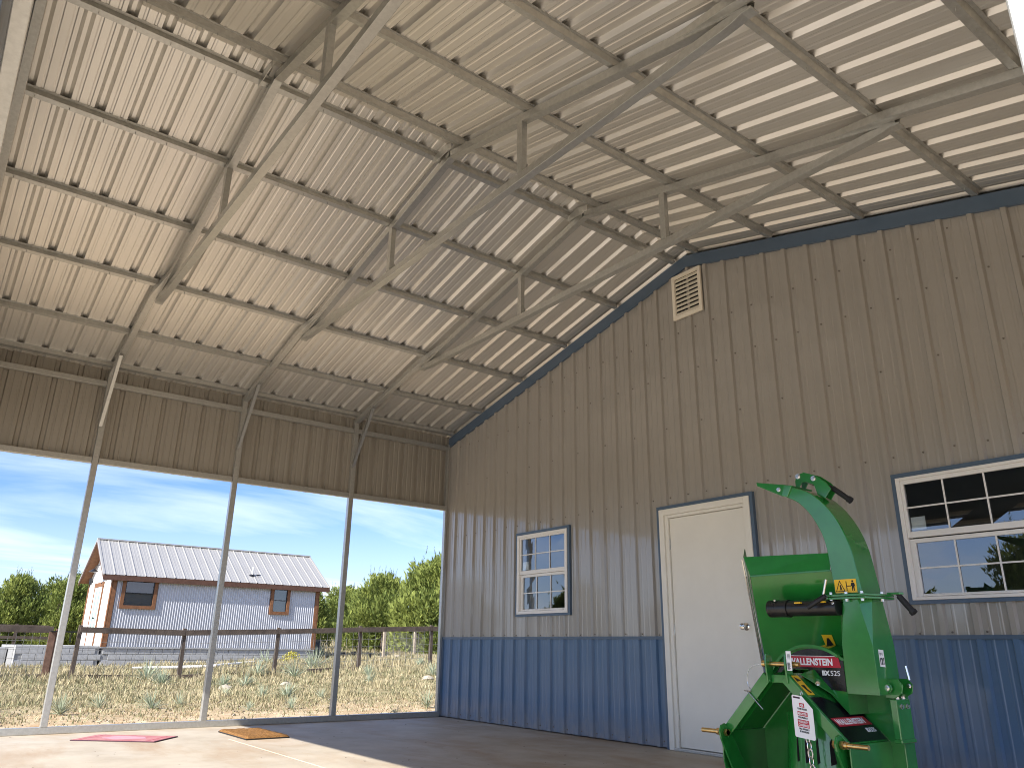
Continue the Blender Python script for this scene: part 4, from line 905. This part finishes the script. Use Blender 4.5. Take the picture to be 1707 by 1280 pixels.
m = MB(); p = cat([(0, 3.42), (-.12, 3.58), (-.30, 3.60), (-.38, 3.47)], 5)
for a, b in zip(p, p[1:]): m.cyl((XR + .55, Y0 - .02 + a.x, a.y), (XR + .55, Y0 - .02 + b.x, b.y), .013, n=6)
m.cyl((XR + .55, Y0 - .40, 3.36), (XR + .55, Y0 - .40, 3.47), .19, .03, 14); m.build('gooseneck_lamp', MT['blackp'], hs)
# roof of the small house
hr = None
def hroof(sgn):
    x0 = XR + sgn * .0; x1 = XR + sgn * (XH - XR + EO); zz0 = ZR + .06; zz1 = ZR + .06 - HS * (XH - XR + EO)
    return x0, x1, zz0, zz1
m = MB(); x0, x1, zz0, zz1 = hroof(-1); m.slab([(x0, Y0 - OV, zz0), (x0, Y1 + OV, zz0), (x1, Y1 + OV, zz1), (x1, Y0 - OV, zz1)], 0, 0, .05); hr = m.build('roof', MT['roofm'], hs)
x0, x1, zz0, zz1 = hroof(1); nrib = 25; pw = (Y1 - Y0 + 2 * OV) / nrib; nv = Vector((HS, 0, 1)).normalized()
for i in range(nrib):
    ya = Y0 - OV + i * pw; yb = ya + pw; m = MB(); prf = [(ya, 0), (ya + .012, .024), (ya + .040, .024), (ya + .055, 0), (ya + pw * .42, 0), (ya + pw * .45, .004), (ya + pw * .50, .004), (ya + pw * .53, 0), (ya + pw * .72, 0), (ya + pw * .75, .004), (ya + pw * .80, .004), (ya + pw * .83, 0), (yb, 0)]
    vs = []
    for y, h in prf: vs += [(x0 + nv.x * h, y, zz0 + nv.z * h), (x1 + nv.x * h, y, zz1 + nv.z * h)]
    m.add(vs, [(2 * k, 2 * k + 1, 2 * k + 3, 2 * k + 2) for k in range(len(prf) - 1)]); m.build('roof_panel', MT['roofm'], hr, fix=False)
m = MB(); m.slab([(x0, Y0 - OV + .02, zz0 - .03), (x1 - .02, Y0 - OV + .02, zz1 - .03), (x1 - .02, Y1 + OV - .02, zz1 - .03), (x0, Y1 + OV - .02, zz0 - .03)], 0, 0, .03); m.build('soffit', MT['cedar'], hr)
m = MB(); x0b, x1b, z0b, z1b = hroof(-1); m.slab([(x0b, Y0 - OV + .02, z0b - .055), (x0b, Y1 + OV - .02, z0b - .055), (x1b + .02, Y1 + OV - .02, z1b - .055), (x1b + .02, Y0 - OV + .02, z1b - .055)], 0, 0, .02); m.build('soffit', MT['cedar'], hr)
m = MB(); m.box(x1 - .03, Y0 - OV, zz1 - .19, x1 + .004, Y1 + OV, zz1 - .012); m.build('fascia', MT['cedard'], hr)
for y in (Y0 - OV, Y1 + OV):
    for sgn in (-1, 1):
        a0, a1, b0, b1 = hroof(sgn); m = MB()
        m.add([(a0, y - .016, b0 - .17), (a1, y - .016, b1 - .17), (a1, y - .016, b1 - .055), (a0, y - .016, b0 - .055), (a0, y + .016, b0 - .17), (a1, y + .016, b1 - .17), (a1, y + .016, b1 - .055), (a0, y + .016, b0 - .055)], [(0, 1, 2, 3), (7, 6, 5, 4), (0, 4, 5, 1), (3, 2, 6, 7), (1, 5, 6, 2), (0, 3, 7, 4)]); m.build('barge_board', MT['cedard'], hr)
        m = MB(); m.bar((a0, y, b0 - .02), (a1, y, b1 - .02), .05, .085, up=(0, 0, 1)); m.build('rake_flashing', MT['roofm'], hr)
m = MB(); m.bar((XR, Y0 - OV - .02, zz0 + .012), (XR, Y1 + OV + .02, zz0 + .012), .16, .05); m.build('ridge_cap', MT['roofm'], hr)
fx = x1 - 0.55; fz = zz1 + .55 * HS
m = MB(); m.cyl((fx, 5.05, fz - .03), (fx, 5.05, fz + .34), .042, n=12); m.build('vent_pipe', MT['pvc'], hr)
m = MB(); m.cyl((fx, 5.05, fz + .004), (fx + .02, 5.05, fz + .055), .13, .05, n=12); m.cyl((fx + .06, 5.2, fz + .02), (fx + .06, 5.32, fz + .03), .025, n=8); m.build('pipe_boot', MT['blackp'], hr)
# block foundation, each block its own piece
fd = MB(); fd.box(XB + .05, Y0 + .02, -.1, XH - .028, Y1 - .02, ZB - .031); fdo = fd.build('foundation', MT['mortar'], hs)
bm_ = MB(); bm_.box(-.015, -.193, -.093, .015, .193, .093); blk = bm_.build('block', MT['block']); blk_me = blk.data
bpy.data.objects.remove(blk)
def blocks(par, x, ya, yb, zt, rows):
    po = parent_origin(par)
    for r in range(rows):
        y = ya - (.2 if r % 2 else 0) + .2
        while y < yb + .1:
            if y - .2 > ya - .12 and y + .2 < yb + .15:
                b = link(bpy.data.objects.new('block', blk_me)); b.parent = par; md = b.modifiers.new('bevel', 'BEVEL'); md.width = .006; md.segments = 1
                b.location = (x - po.x, y - po.y, zt - .1 - .2 * r - po.z)
            y += .4
blocks(fdo, XH - .020, Y0 + .05, Y1 - .05, ZB - .06, 4)
pc = thing('porch', 'grey block porch platform at the left end of the small house', 'porch', (-24, -1.4, 0))
m = MB(); m.box(XB, -2.66, -.1, XH - .028, Y0 - .06, .66); pco = m.build('foundation', MT['mortar'], pc)
blocks(pco, XH - .020, -2.66, Y0 - .10, .66, 4)
m = MB(); m.box(XB, -2.68, .661, XH - .002, Y0 - .06, .735); m.build('cap_slab', MT['block'], pc)
m = MB(); m.box(XH - .45, -2.675, -.1, XH - .004, -2.6605, .660); m.build('pier', MT['block'], pc)
m = MB(); m.box(-26.6, -7.5, -.1, -24.4, -2.70, .64); tag(m.build('low_wall', MT['block']), 'low grey block wall behind the gate at the left edge', 'wall')
m = MB(); m.box(-24.62, -3.62, .641, -24.42, -3.25, .86); tag(m.build('brick', MT['brick'], bevel=.01), 'orange brick on top of the low grey wall at the left edge', 'brick')

# ------------------------------------------------------------------ wooden fence, gate, far posts
XF = -12.9
fn = thing('wooden_fence', 'dark weathered post and rail fence with wire mesh before the small house', 'fence', (XF, 3, 0))
py = [-2.36, .14, 2.66, 5.24, 7.72, 10.2, 12.7]
for i, y in enumerate(py):
    z0 = gz(XF, y) - .15; zt = gz(XF, y) + 1.27; m = MB(); ln = random.uniform(-.015, .02)
    m.loft([[(XF - .05, y - .05, z0), (XF + .05, y - .05, z0), (XF + .05, y + .05, z0), (XF - .05, y + .05, z0)], [(XF - .045 + ln, y - .045 + ln, zt), (XF + .045 + ln, y - .045 + ln, zt), (XF + .045 + ln, y + .045 + ln, zt - .02), (XF - .045 + ln, y + .045 + ln, zt - .01)]]); m.build('post', MT['wood'], fn, bevel=.006)
for a, b in zip(py, py[1:]):
    za, zb_ = gz(XF, a) + 1.155, gz(XF, b) + 1.155; m = MB(); m.bar((XF + .07, a + .004, za), (XF + .07, b - .004, zb_ + random.uniform(-.01, .01)), .04, .135); m.build('rail', MT['wood'], fn, bevel=.004)
    if b < 5.5:
        m = MB(); m.bar((XF + .065, a + .06, gz(XF, a) + .07), (XF + .065, b - .06, gz(XF, b) + .06), .035, .11); m.build('kick_board', MT['wood'], fn, bevel=.004)
def wires(m, xa, ya, xb, yb, za, zb_, z0, z1, st=.2, r=.0036):
    L_ = sqrt((xb - xa) ** 2 + (yb - ya) ** 2); n = int(L_ / st)
    z = z0
    while z <= z1 + 1e-6: m.bar((xa, ya, za + z), (xb, yb, zb_ + z), 2 * r, 2 * r); z += .2
    for i in range(n + 1):
        t = i / n; x, y, g_ = xa + (xb - xa) * t, ya + (yb - ya) * t, za + (zb_ - za) * t; m.bar((x, y, g_ + z0), (x, y, g_ + z1), 2 * r, 2 * r, up=(1, 0, 0))
m = MB()
for a, b in zip(py, py[1:]): wires(m, XF + .04, a + .05, XF + .04, b - .05, gz(XF, a), gz(XF, b), .08, 1.08)
m.build('wire_mesh', MT['wire'], fn, fix=False)['kind'] = 'stuff'
gt = thing('fence_gate', 'dark wooden gate with wire panel left of the fence', 'gate', (XF, -5, 0))
g0 = gz(XF, -4)
m = MB(); m.box(XF - .06, -2.86, g0 - .1, XF + .06, -2.70, 1.15); m.build('gate_post', MT['woodr'], gt, bevel=.006)
for z, h in ((1.155 + g0, .15), (.10 + g0, .11)):
    m = MB(); m.bar((XF + .02, -2.92, z), (XF + .02, -8.2, z), .04, h); m.build('rail', MT['wood'], gt, bevel=.004)
for y in (-2.93, -8.2):
    m = MB(); m.box(XF + .042, y - .07, g0 + .08, XF + .075, y + .07, g0 + 1.1); m.build('stile', MT['woodr'], gt, bevel=.004)
m = MB(); wires(m, XF, -3.0, XF, -8.1, g0, g0, .1, 1.08, .16); m.build('wire_mesh', MT['wire'], gt, fix=False)['kind'] = 'stuff'
m = MB(); m.box(XF + .08, -2.98, g0 + 1.10, XF + .10, -2.42, g0 + 1.13)
for i in range(5): m.torus((XF + .09, -2.55 + .004 * i, g0 + 1.08 - .045 * i), (0, 1, 0), (0, 0, 1), .014, .026, .005, 10, 5)
m.build('latch_chain', MT['blackp'], gt)
ff = thing('far_fence', 'thin pale posts and wire of a second fence beyond the small house', 'fence', (-24, 11, 0))
fp = [(-25.2, 8.95, 'wood'), (-20.6, 10.2, 'woodp'), (-24.6, 14.0, 'woodp'), (-28.5, 17.8, 'woodp')]
for x, y, w in fp:
    m = MB(); g_ = gz(x, y); m.box(x - .055, y - .055, g_ - .1, x + .055, y + .055, g_ + 1.30); m.build('post', MT[w], ff, bevel=.008)
m = MB()
for (a, b, _), (c, d, _) in zip(fp[1:], fp[2:]): wires(m, a, b, c, d, gz(a, b), gz(c, d), .1, 1.1)
m.build('wire_mesh', MT['wire'], ff, fix=False)['kind'] = 'stuff'
for (a, b, _), (c, d, _) in zip(fp[1:], fp[2:]):
    m = MB(); m.bar((a, b, gz(a, b) + 1.24), (c, d, gz(c, d) + 1.24), .03, .08); m.build('rail', MT['woodp'], ff)
lf = thing('back_fence', 'dark board fence seen above the gate before the left trees', 'fence', (-30, -5, 0))
for y in (-9.5, -7.0, -4.5, -2.0):
    m = MB(); m.box(-30.05, y - .05, -.1, -29.95, y + .05, 1.55); m.build('post', MT['wood'], lf)
for z in (.55, 1.0, 1.45):
    m = MB(); m.bar((-29.93, -10.5, z), (-29.93, -.8, z), .03, .12); m.build('rail', MT['wood'], lf)

# ------------------------------------------------------------------ small things in the grass
def tube_on_ground(name, label, catg, x0, y0, x1, y1, r, mt, lift=0.0):
    m = MB(); m.cyl((x0, y0, gz(x0, y0) + r + lift), (x1, y1, gz(x1, y1) + r + lift), r, n=10); return tag(m.build(name, mt, smooth=True), label, catg)
tube_on_ground('white_pipe', 'white pipe lying in the grass before the small house, the left one', 'pipe', -17.8, .05, -17.4, 2.45, .055, MT['pvc'], .05)
tube_on_ground('white_pipe', 'white pipe lying in the grass right of the middle post', 'pipe', -18.0, 2.6, -20.2, 5.0, .055, MT['pvc'], .05)
kb = thing('stone_kerb', 'pale limestone kerb at the right beyond the fence', 'kerb', (-23, 13, 0))
for i in range(12):
    x, y = -21.0 - .35 * i, 10.4 + .62 * i; m = MB(); w = random.uniform(.28, .34); g_ = gz(x, y); a = random.uniform(-.1, .1) + math.atan2(.62, -.35)
    m.box(-w, -.12, -.08, w, .12, .16 + random.uniform(-.03, .03)); m.v = [(x + p[0] * cos(a) - p[1] * sin(a), y + p[0] * sin(a) + p[1] * cos(a), g_ + p[2]) for p in m.v]; m.build('stone', MT['lime'], kb, bevel=.03)
eg = thing('garden_edging', 'row of dark upturned edging stakes beyond the fence at right', 'edging', (-21, 8.6, 0))
for i in range(16):
    x, y = -23.6 + .14 * i, 9.3 + .05 * i; g_ = gz(x, y); m = MB(); h = random.uniform(.18, .34); m.loft([[(x - .05, y - .05, g_ - .05), (x + .05, y - .05, g_ - .05), (x + .05, y + .05, g_ - .05), (x - .05, y + .05, g_ - .05)], [(x - .02, y - .04, g_ + h), (x + .04, y - .04, g_ + h * .9), (x + .04, y + .04, g_ + h), (x - .02, y + .04, g_ + h)]]); m.build('stake', MT['blackp'], eg)
bx = thing('dark_cabinet', 'dark metal cabinet standing behind the right end of the small house', 'cabinet', (-27.8, 9.9, 0))
g_ = gz(-27.8, 9.9); m = MB(); m.box(-28.1, 9.6, g_, -27.5, 10.45, g_ + .75); m.build('body', MT['blind'], bx, bevel=.02)
m = MB(); m.box(-27.4995, 9.65, g_ + .05, -27.48, 10.0, g_ + .7); m.build('door', MT['block'], bx)
m = MB(); m.box(-28.15, 9.55, g_ + .751, -27.45, 10.5, g_ + .79); m.build('lid', MT['blind'], bx)
def rock(label, x, y, r):
    m = MB(); n1, n2 = 9, 6; rr = random.Random(int(x * 100)); vs = []; g_ = gz(x, y)
    for j in range(n2 + 1):
        for i in range(n1):
            a = 2 * pi * i / n1; b = pi * j / n2 - pi / 2; k = r * rr.uniform(.8, 1.15); vs.append((x + cos(a) * cos(b) * k * 1.3, y + sin(a) * cos(b) * k, g_ + r * .15 + sin(b) * k * .55))
    m.add(vs, [(j * n1 + i, j * n1 + (i + 1) % n1, (j + 1) * n1 + (i + 1) % n1, (j + 1) * n1 + i) for j in range(n2) for i in range(n1)])
    tag(m.build('rock', MT['lime']), label, 'rock', 'pale rocks in the grass')
rock('flat pale rock beside the yucca pair left of the middle post', -7.6, -.35, .15)
rock('pale rock in the grass right of the middle post', -8.4, 1.25, .13)
rock('white rock on the dirt near the left post', -1.05, -4.25, .05)
rock('white rock on the dirt between the left and middle posts', -1.0, -3.8, .05)
rock('pale rock among the grass near the barn corner', -8.2, 4.8, .14)
m = MB()
for i in range(420):
    x = -random.uniform(.5, 4.5) ** 1.0; y = random.uniform(-5.6, 1.6); r = random.uniform(.008, .028) * (1 if random.random() < .93 else 1.8); z = gz(x, y); a = random.random() * 6
    vs = [(x + cos(a + k * 2.094) * r * random.uniform(.8, 1.3), y + sin(a + k * 2.094) * r, z - .004) for k in range(3)] + [(x + cos(a + 1 + k * 2.094) * r * .6, y + sin(a + 1 + k * 2.094) * r * .6, z + r * .7) for k in range(3)]
    m.add(vs, [(3, 4, 5), (0, 1, 4), (0, 4, 3), (1, 2, 5), (1, 5, 4), (2, 0, 3), (2, 3, 5)])
tag(m.build('gravel', MT['lime'], fix=False), kind='stuff')

# dry grass
def lerp3(a, b, t): return tuple(a[i] + (b[i] - a[i]) * t for i in range(3))
gm = MB(); rg_ = random.Random(5)
def tuft(x, y, h, nb, spread, dry):
    z = gz(x, y) - .01
    c = lerp3((.34, .29, .17), (.50, .43, .27), rg_.random()) if dry else lerp3((.20, .20, .11), (.32, .30, .17), rg_.random())
    for _ in range(nb):
        a = rg_.random() * 6.283; l = h * rg_.uniform(.55, 1.15); le = rg_.uniform(.1, .65) * spread; bx_ = x + rg_.gauss(0, .03 + .04 * spread); by = y + rg_.gauss(0, .03 + .04 * spread)
        w = .006 + .010 * min(1, -x / 20); px, py_ = -sin(a) * w, cos(a) * w; dx_, dy_ = cos(a) * le * l, sin(a) * le * l; k = rg_.uniform(.8, 1.15); cc = tuple(q * k for q in c)
        b = len(gm.v); gm.v += [(bx_ - px, by - py_, z), (bx_ + px, by + py_, z), (bx_ + dx_ * .4 + px * .7, by + dy_ * .4 + py_ * .7, z + l * .6), (bx_ + dx_ * .4 - px * .7, by + dy_ * .4 - py_ * .7, z + l * .6), (bx_ + dx_, by + dy_, z + l)]
        gm.f += [(b, b + 1, b + 2, b + 3), (b + 3, b + 2, b + 4)]; gm.m += [0, 0]; gm.cols += [cc] * 5
for i in range(17000):
    x = -1.3 - 26 * rg_.random() ** 1.25; t = -x / 24
    y = rg_.uniform(-5.6 - 0.2 * (-x) * .4, 1.5 + (-x) * .62)
    dens = sstep((-x - 1.6) / 4.0)
    patch = .5 + .5 * sin(x * 1.7 + 2 * sin(y * .9)) * sin(y * 1.3 + x * .35)
    if rg_.random() > (.05 + .60 * dens + .35 * sstep((-x - 9) / 5)) * (.05 + .95 * patch ** 1.4): continue
    if -26.9 < x < -22.0 and -7.6 < y < 7.9: continue
    h = .04 + .075 * dens * (.3 + 1.1 * rg_.random()) + .15 * sstep((-x - 8.5) / 5) * (.3 + .8 * rg_.random())
    tuft(x, y, h, rg_.randint(7, 12), 1.0, rg_.random() < .72)
for i in range(3200):
    x = -rg_.uniform(23, 62); y = rg_.uniform(8.5, 8 + (-x - 15) * .62)
    tuft(x, y, rg_.uniform(.15, .35), 5, 1.2, rg_.random() < .85)
for i in range(5200):
    x = -1.0 - 12.5 * rg_.random(); y = rg_.uniform(-5.6, 1.5 + (-x) * .62)
    if rg_.random() > .25 + .75 * sstep((-x - 1.2) / 3.0): continue
    tuft(x, y, rg_.uniform(.025, .075), rg_.randint(5, 9), 2.6, rg_.random() < .45)
tag(gm.build('dry_grass', MT['grass'], fix=False), kind='stuff')

# yuccas
def yucca_mesh(seed, n, spiky):
    r = random.Random(seed); m = MB()
    for i in range(n):
        a = r.random() * 6.283; el = radians(r.uniform(8, 82)) ; l = r.uniform(.75, 1.1) * (1.0 if spiky else .9); w = .036
        d = Vector((cos(a) * cos(el), sin(a) * cos(el), sin(el))); sd_ = Vector((-sin(a), cos(a), 0)); bend = Vector((0, 0, -.12 * l * cos(el)))
        b0 = Vector((0, 0, .02)) + d * .04; c = lerp3((.26, .31, .21), (.46, .50, .38), r.random()); p1 = b0 + d * l * .45; p2 = b0 + d * l + bend; up = d.cross(sd_) * .008
        b = len(m.v); m.v += [tuple(b0 - sd_ * w * .5), tuple(b0 + sd_ * w * .5), tuple(p1 + sd_ * w * .5), tuple(p1 - up * 2), tuple(p1 - sd_ * w * .5), tuple(p2)]
        m.f += [(b, b + 1, b + 2, b + 3), (b, b + 3, b + 4), (b + 4, b + 3, b + 5), (b + 3, b + 2, b + 5)]; m.m += [0] * 4; m.cols += [c] * 6
    return m
ym = []
for k, (n, sp_) in enumerate(((58, 1), (44, 1), (70, 0))):
    o_ = yucca_mesh(40 + k, n, sp_).build('yucca', MT['yucca'], fix=False); ym.append(o_.data); bpy.data.objects.remove(o_)
YU = [(-12.09, -.83, .62, 0, 'tall blue green yucca by the fence, left of the fence post'), (-9.19, -1.2, .50, 2, 'broad yucca just below the tall one left of the middle post'), (-3.67, -2.69, .36, 0, 'large pale yucca on bare soil left of the middle post'),
      (-4.12, -2.18, .26, 1, 'small yucca just right of the large pale one'), (-3.9, -3.35, .28, 1, 'small pale yucca just left of the large pale one'), (-12.6, 2.1, .55, 0, 'upright yucca right of the middle post, beside the fence'), (-8.52, -.1, .38, 2, 'low dark yucca right of the middle post'),
      (-8.61, .39, .42, 0, 'yucca just right of the low dark one'), (-6.08, -.85, .22, 1, 'tiny yucca close right of the middle post'), (-2.86, -1.53, .20, 1, 'tiny lone yucca midway between the middle and right posts'), (-11.06, 2.52, .58, 0, 'big pale yucca in the middle of the right bay'),
      (-5.15, -.03, .40, 2, 'flat wide yucca in front of the big pale one'), (-5.5, -.35, .30, 1, 'small yucca touching the flat wide one'), (-15.76, 5.15, .85, 0, 'largest yucca thicket left of the right post'), (-14.6, 4.5, .66, 2, 'yucca beside the largest thicket'),
      (-2.81, -.88, .24, 1, 'thin pale yucca near the base rail, right bay'), (-4.59, .39, .22, 1, 'small yucca left of the right post foot'), (-19.5, 4.9, .70, 0, 'yucca before the house foundation'), (-12.66, 7.25, .50, 2, 'blue green yucca by the fence near the barn corner'),
      (-9.03, 5.48, .46, 0, 'yucca close to the barn corner beside the blue wall'), (-2.2, 1.15, .34, 1, 'yucca at the foot of the barn corner'), (-3.1, -3.96, .34, 2, 'yucca at the right of the left post foot'), (-3.94, -4.75, .30, 1, 'yucca at the left edge of the picture'),
      (-1.25, .05, .14, 1, 'tiny sprout by the base rail right of the right post'), (-9.6, 3.9, .42, 2, 'grey green yucca right of the right post'), (-23.9, 9.0, .8, 0, 'yucca at the right rear corner of the small house'), (-8.0, 3.1, .32, 1, 'small yucca in tall grass right of the right post')]
for i, (x, y, s_, k, lb) in enumerate(YU):
    o_ = link(bpy.data.objects.new('yucca', ym[k])); o_.location = (x, y, gz(x, y)); s_ *= .92; o_.scale = (s_, s_, s_ * random.uniform(.9, 1.15)); o_.rotation_euler = (random.uniform(-.1, .1), random.uniform(-.1, .1), random.random() * 6)
    tag(o_, lb, 'yucca', 'yuccas in the dry grass')
m = MB(); r = random.Random(9)
for i in range(420):
    a = r.random() * 6.283; b = r.uniform(.1, 1.5); d = Vector((cos(a) * cos(b), sin(a) * cos(b), sin(b))) * .42 * r.uniform(.5, 1); s2 = Vector((r.uniform(-1, 1), r.uniform(-1, 1), r.uniform(-1, 1))) * .035; q = Vector((-21.3, 6.55, gz(-21.3, 6.55))) + d; c = lerp3((.38, .36, .07), (.52, .47, .12), r.random())
    bb = len(m.v); m.v += [tuple(q - s2), tuple(q + s2), tuple(q + Vector((s2.y, -s2.x, abs(s2.z) + .03)))]; m.f.append((bb, bb + 1, bb + 2)); m.m.append(0); m.cols += [c] * 3
tag(m.build('yellow_bush', MT['grass'], fix=False), 'small yellow green bush against the house foundation', 'bush')

# ------------------------------------------------------------------ junipers
def juniper(seed, H=5.0, R_=2.6, dens=1.0, tall=1.0, dark=0.0):
    r = random.Random(seed); crown = MB(); trunk = MB()
    lobes = []
    for i in range(34):
        a = r.random() * 6.283; t = r.random() ** .8; rad = R_ * (1 - t ** 1.8 * .72) * r.uniform(.30, .88); lobes.append((Vector((cos(a) * rad, sin(a) * rad, H * (.07 + .82 * t))), R_ * r.uniform(.28, .46) * (1 - .42 * t), r.uniform(0, 1)))
    lobes.append((Vector((0, 0, H * .85)), R_ * .24, .5)); lobes.append((Vector((0, 0, H * .5)), R_ * .5, .2))
    for k in range(5):
        a = r.random() * 6.283; p = Vector((cos(a) * R_ * .3, sin(a) * R_ * .3, 0)); q = lobes[k * 4][0]
        trunk.cyl((p.x * .25, p.y * .25, -.2), (p.x, p.y, H * .25), .13, .09, 8); trunk.cyl((p.x, p.y, H * .25), q, .09, .03, 6)
    n = int(620 * dens)
    for c, rad, tn in lobes:
        nn_ = int(n * (rad / (R_ * .33)) ** 2 * .55)
        for _ in range(nn_):
            d = Vector((r.gauss(0, 1), r.gauss(0, 1), r.gauss(0, 1))).normalized(); k = rad * r.uniform(.55, 1.12); p = c + Vector((d.x * k, d.y * k, d.z * k * 1.1))
            if p.z < .15: continue
            g_ = (d * .7 + Vector((0, 0, .95)) + Vector((r.uniform(-.5, .5), r.uniform(-.5, .5), r.uniform(-.4, .5)))).normalized(); l = r.uniform(.14, .36)
            base = lerp3((.085, .118, .028), (.225, .255, .062), min(1, max(0, tn * .6 + r.random() * .5))); base = tuple(q * 1.25 for q in base)
            for w_ in range(3):
                sd_ = g_.cross(Vector((r.uniform(-1, 1), r.uniform(-1, 1), r.uniform(-1, 1)))).normalized(); w = r.uniform(.022, .048); o_ = p + sd_ * r.uniform(-.06, .06) + g_ * r.uniform(-.08, .08); tip = o_ + g_ * l + sd_ * r.uniform(-.1, .1)
                b = len(crown.v); crown.v += [tuple(o_ - sd_ * w * .5), tuple(o_ + g_ * l * .45 - sd_ * w), tuple(tip), tuple(o_ + g_ * l * .5 + sd_ * w)]; crown.f.append((b, b + 1, b + 2, b + 3)); crown.m.append(0); crown.cols += [base] * 4
    # leading shoots that break the outline
    for _ in range(60):
        c, rad, tn = r.choice(lobes); p = c + Vector((r.gauss(0, .4) * rad, r.gauss(0, .4) * rad, rad * .8)); g_ = Vector((r.uniform(-.25, .25), r.uniform(-.25, .25), 1)).normalized(); L_ = r.uniform(.35, .95)
        for q in range(16):
            o_ = p + g_ * L_ * q / 16; sd_ = Vector((r.uniform(-1, 1), r.uniform(-1, 1), r.uniform(0, .9))).normalized(); l = .20 * (1.1 - q / 16); w = .04; e = sd_.cross(Vector((0, 0, 1))).normalized() * w * .5
            b = len(crown.v); crown.v += [tuple(o_ - e), tuple(o_ + e), tuple(o_ + sd_ * l + Vector((0, 0, .06)))]; crown.f.append((b, b + 1, b + 2)); crown.m.append(0); crown.cols += [lerp3((.08, .11, .03), (.15, .18, .05), r.random())] * 3
    t = thing('juniper_tree', 'x', 'tree', (0, 0, 0), 'junipers around the yard')
    trunk.build('trunk', MT['bark'], t); crown.build('crown', MT['leaf'], t, fix=False)
    return t
protos = [juniper(3, 5.0, 2.5), juniper(8, 5.0, 2.9), juniper(21, 5.0, 2.1, .75)]
kids = kid_map(); used = set()
def plant(k, x, y, h, wscale, label, rz):
    p = protos[k]
    if k not in used: used.add(k); o_ = p
    else: o_ = copy_tree(p, kids)
    o_.location = (x, y, gz(x, y) - .1); s_ = h / 5.0; o_.scale = (s_ * wscale, s_ * wscale, s_); o_.rotation_euler = (0, 0, rz); o_['label'] = label
plant(0, -36.0, -4.4, 3.96, 1.05, 'bushy juniper at the left edge behind the gate', .3)
plant(1, -35.0, -1.6, 3.70, .95, 'dense juniper rising just left of the left post', 1.9)
plant(2, -33.0, .3, 3.61, 1.0, 'dark juniper close to the left end of the small house', 4.0)
plant(1, -39.5, -3.2, 4.04, 1.0, 'juniper filling the gap behind the two at the left', 5.2)
plant(2, -37.5, -6.9, 3.61, 1.1, 'small juniper at the far left edge of the picture', 2.2)
plant(0, -37.0, .9, 3.9, 1.1, 'juniper filling the gap right of the left post before the house end', 3.3)
plant(2, -34.5, -5.9, 3.7, 1.2, 'low spreading juniper at the far left, in front of the others', .7)
plant(0, -27.5, 16.8, 5.21, 1.12, 'tallest yellow green juniper beside the barn corner', 2.4)
plant(1, -31.5, 15.9, 4.28, 1.0, 'round juniper left of the tallest one at right', .9)
plant(2, -36.5, 17.2, 3.72, 1.0, 'smaller juniper at the left of the right hand group', 3.0)
plant(1, -26.5, 19.5, 4.84, 1.1, 'juniper behind the tallest one, touching the barn corner', 4.4)
plant(2, -33.0, 12.0, 3.9, .95, 'grey green juniper right behind the end of the small house', 5.5)
plant(0, -38.5, 14.2, 3.6, .9, 'low juniper in the gap between house and right hand trees', 1.2)
plant(0, -55.0, 21.0, 4.2, 1.2, 'distant juniper on the rise between house and trees', 3.7)
plant(1, -58.0, 26.0, 4.4, 1.2, 'distant juniper farther right on the rise', .2)
plant(0, -24.0, -24.0, 4.4, 1.2, 'juniper mirrored in the small window, left one', 2.0)
plant(1, -18.0, -27.0, 4.6, 1.2, 'juniper mirrored in the small window, right one', 1.0)
plant(2, -29.0, -20.0, 4.8, 1.2, 'juniper outside left of the picture', 3.0)
plant(0, -8.5, -31.0, 3.6, 1.1, 'low juniper mirrored in the left panes of the large window', .4)
plant(1, -3.0, -30.0, 5.6, .9, 'tall juniper mirrored in the middle panes of the large window', 5.0)
plant(2, 1.5, -29.0, 5.8, 1.1, 'dark juniper mirrored in the right panes of the large window', 2.6)
plant(0, -13.5, -32.0, 3.9, 1.2, 'juniper mirrored between the two windows', 4.1)
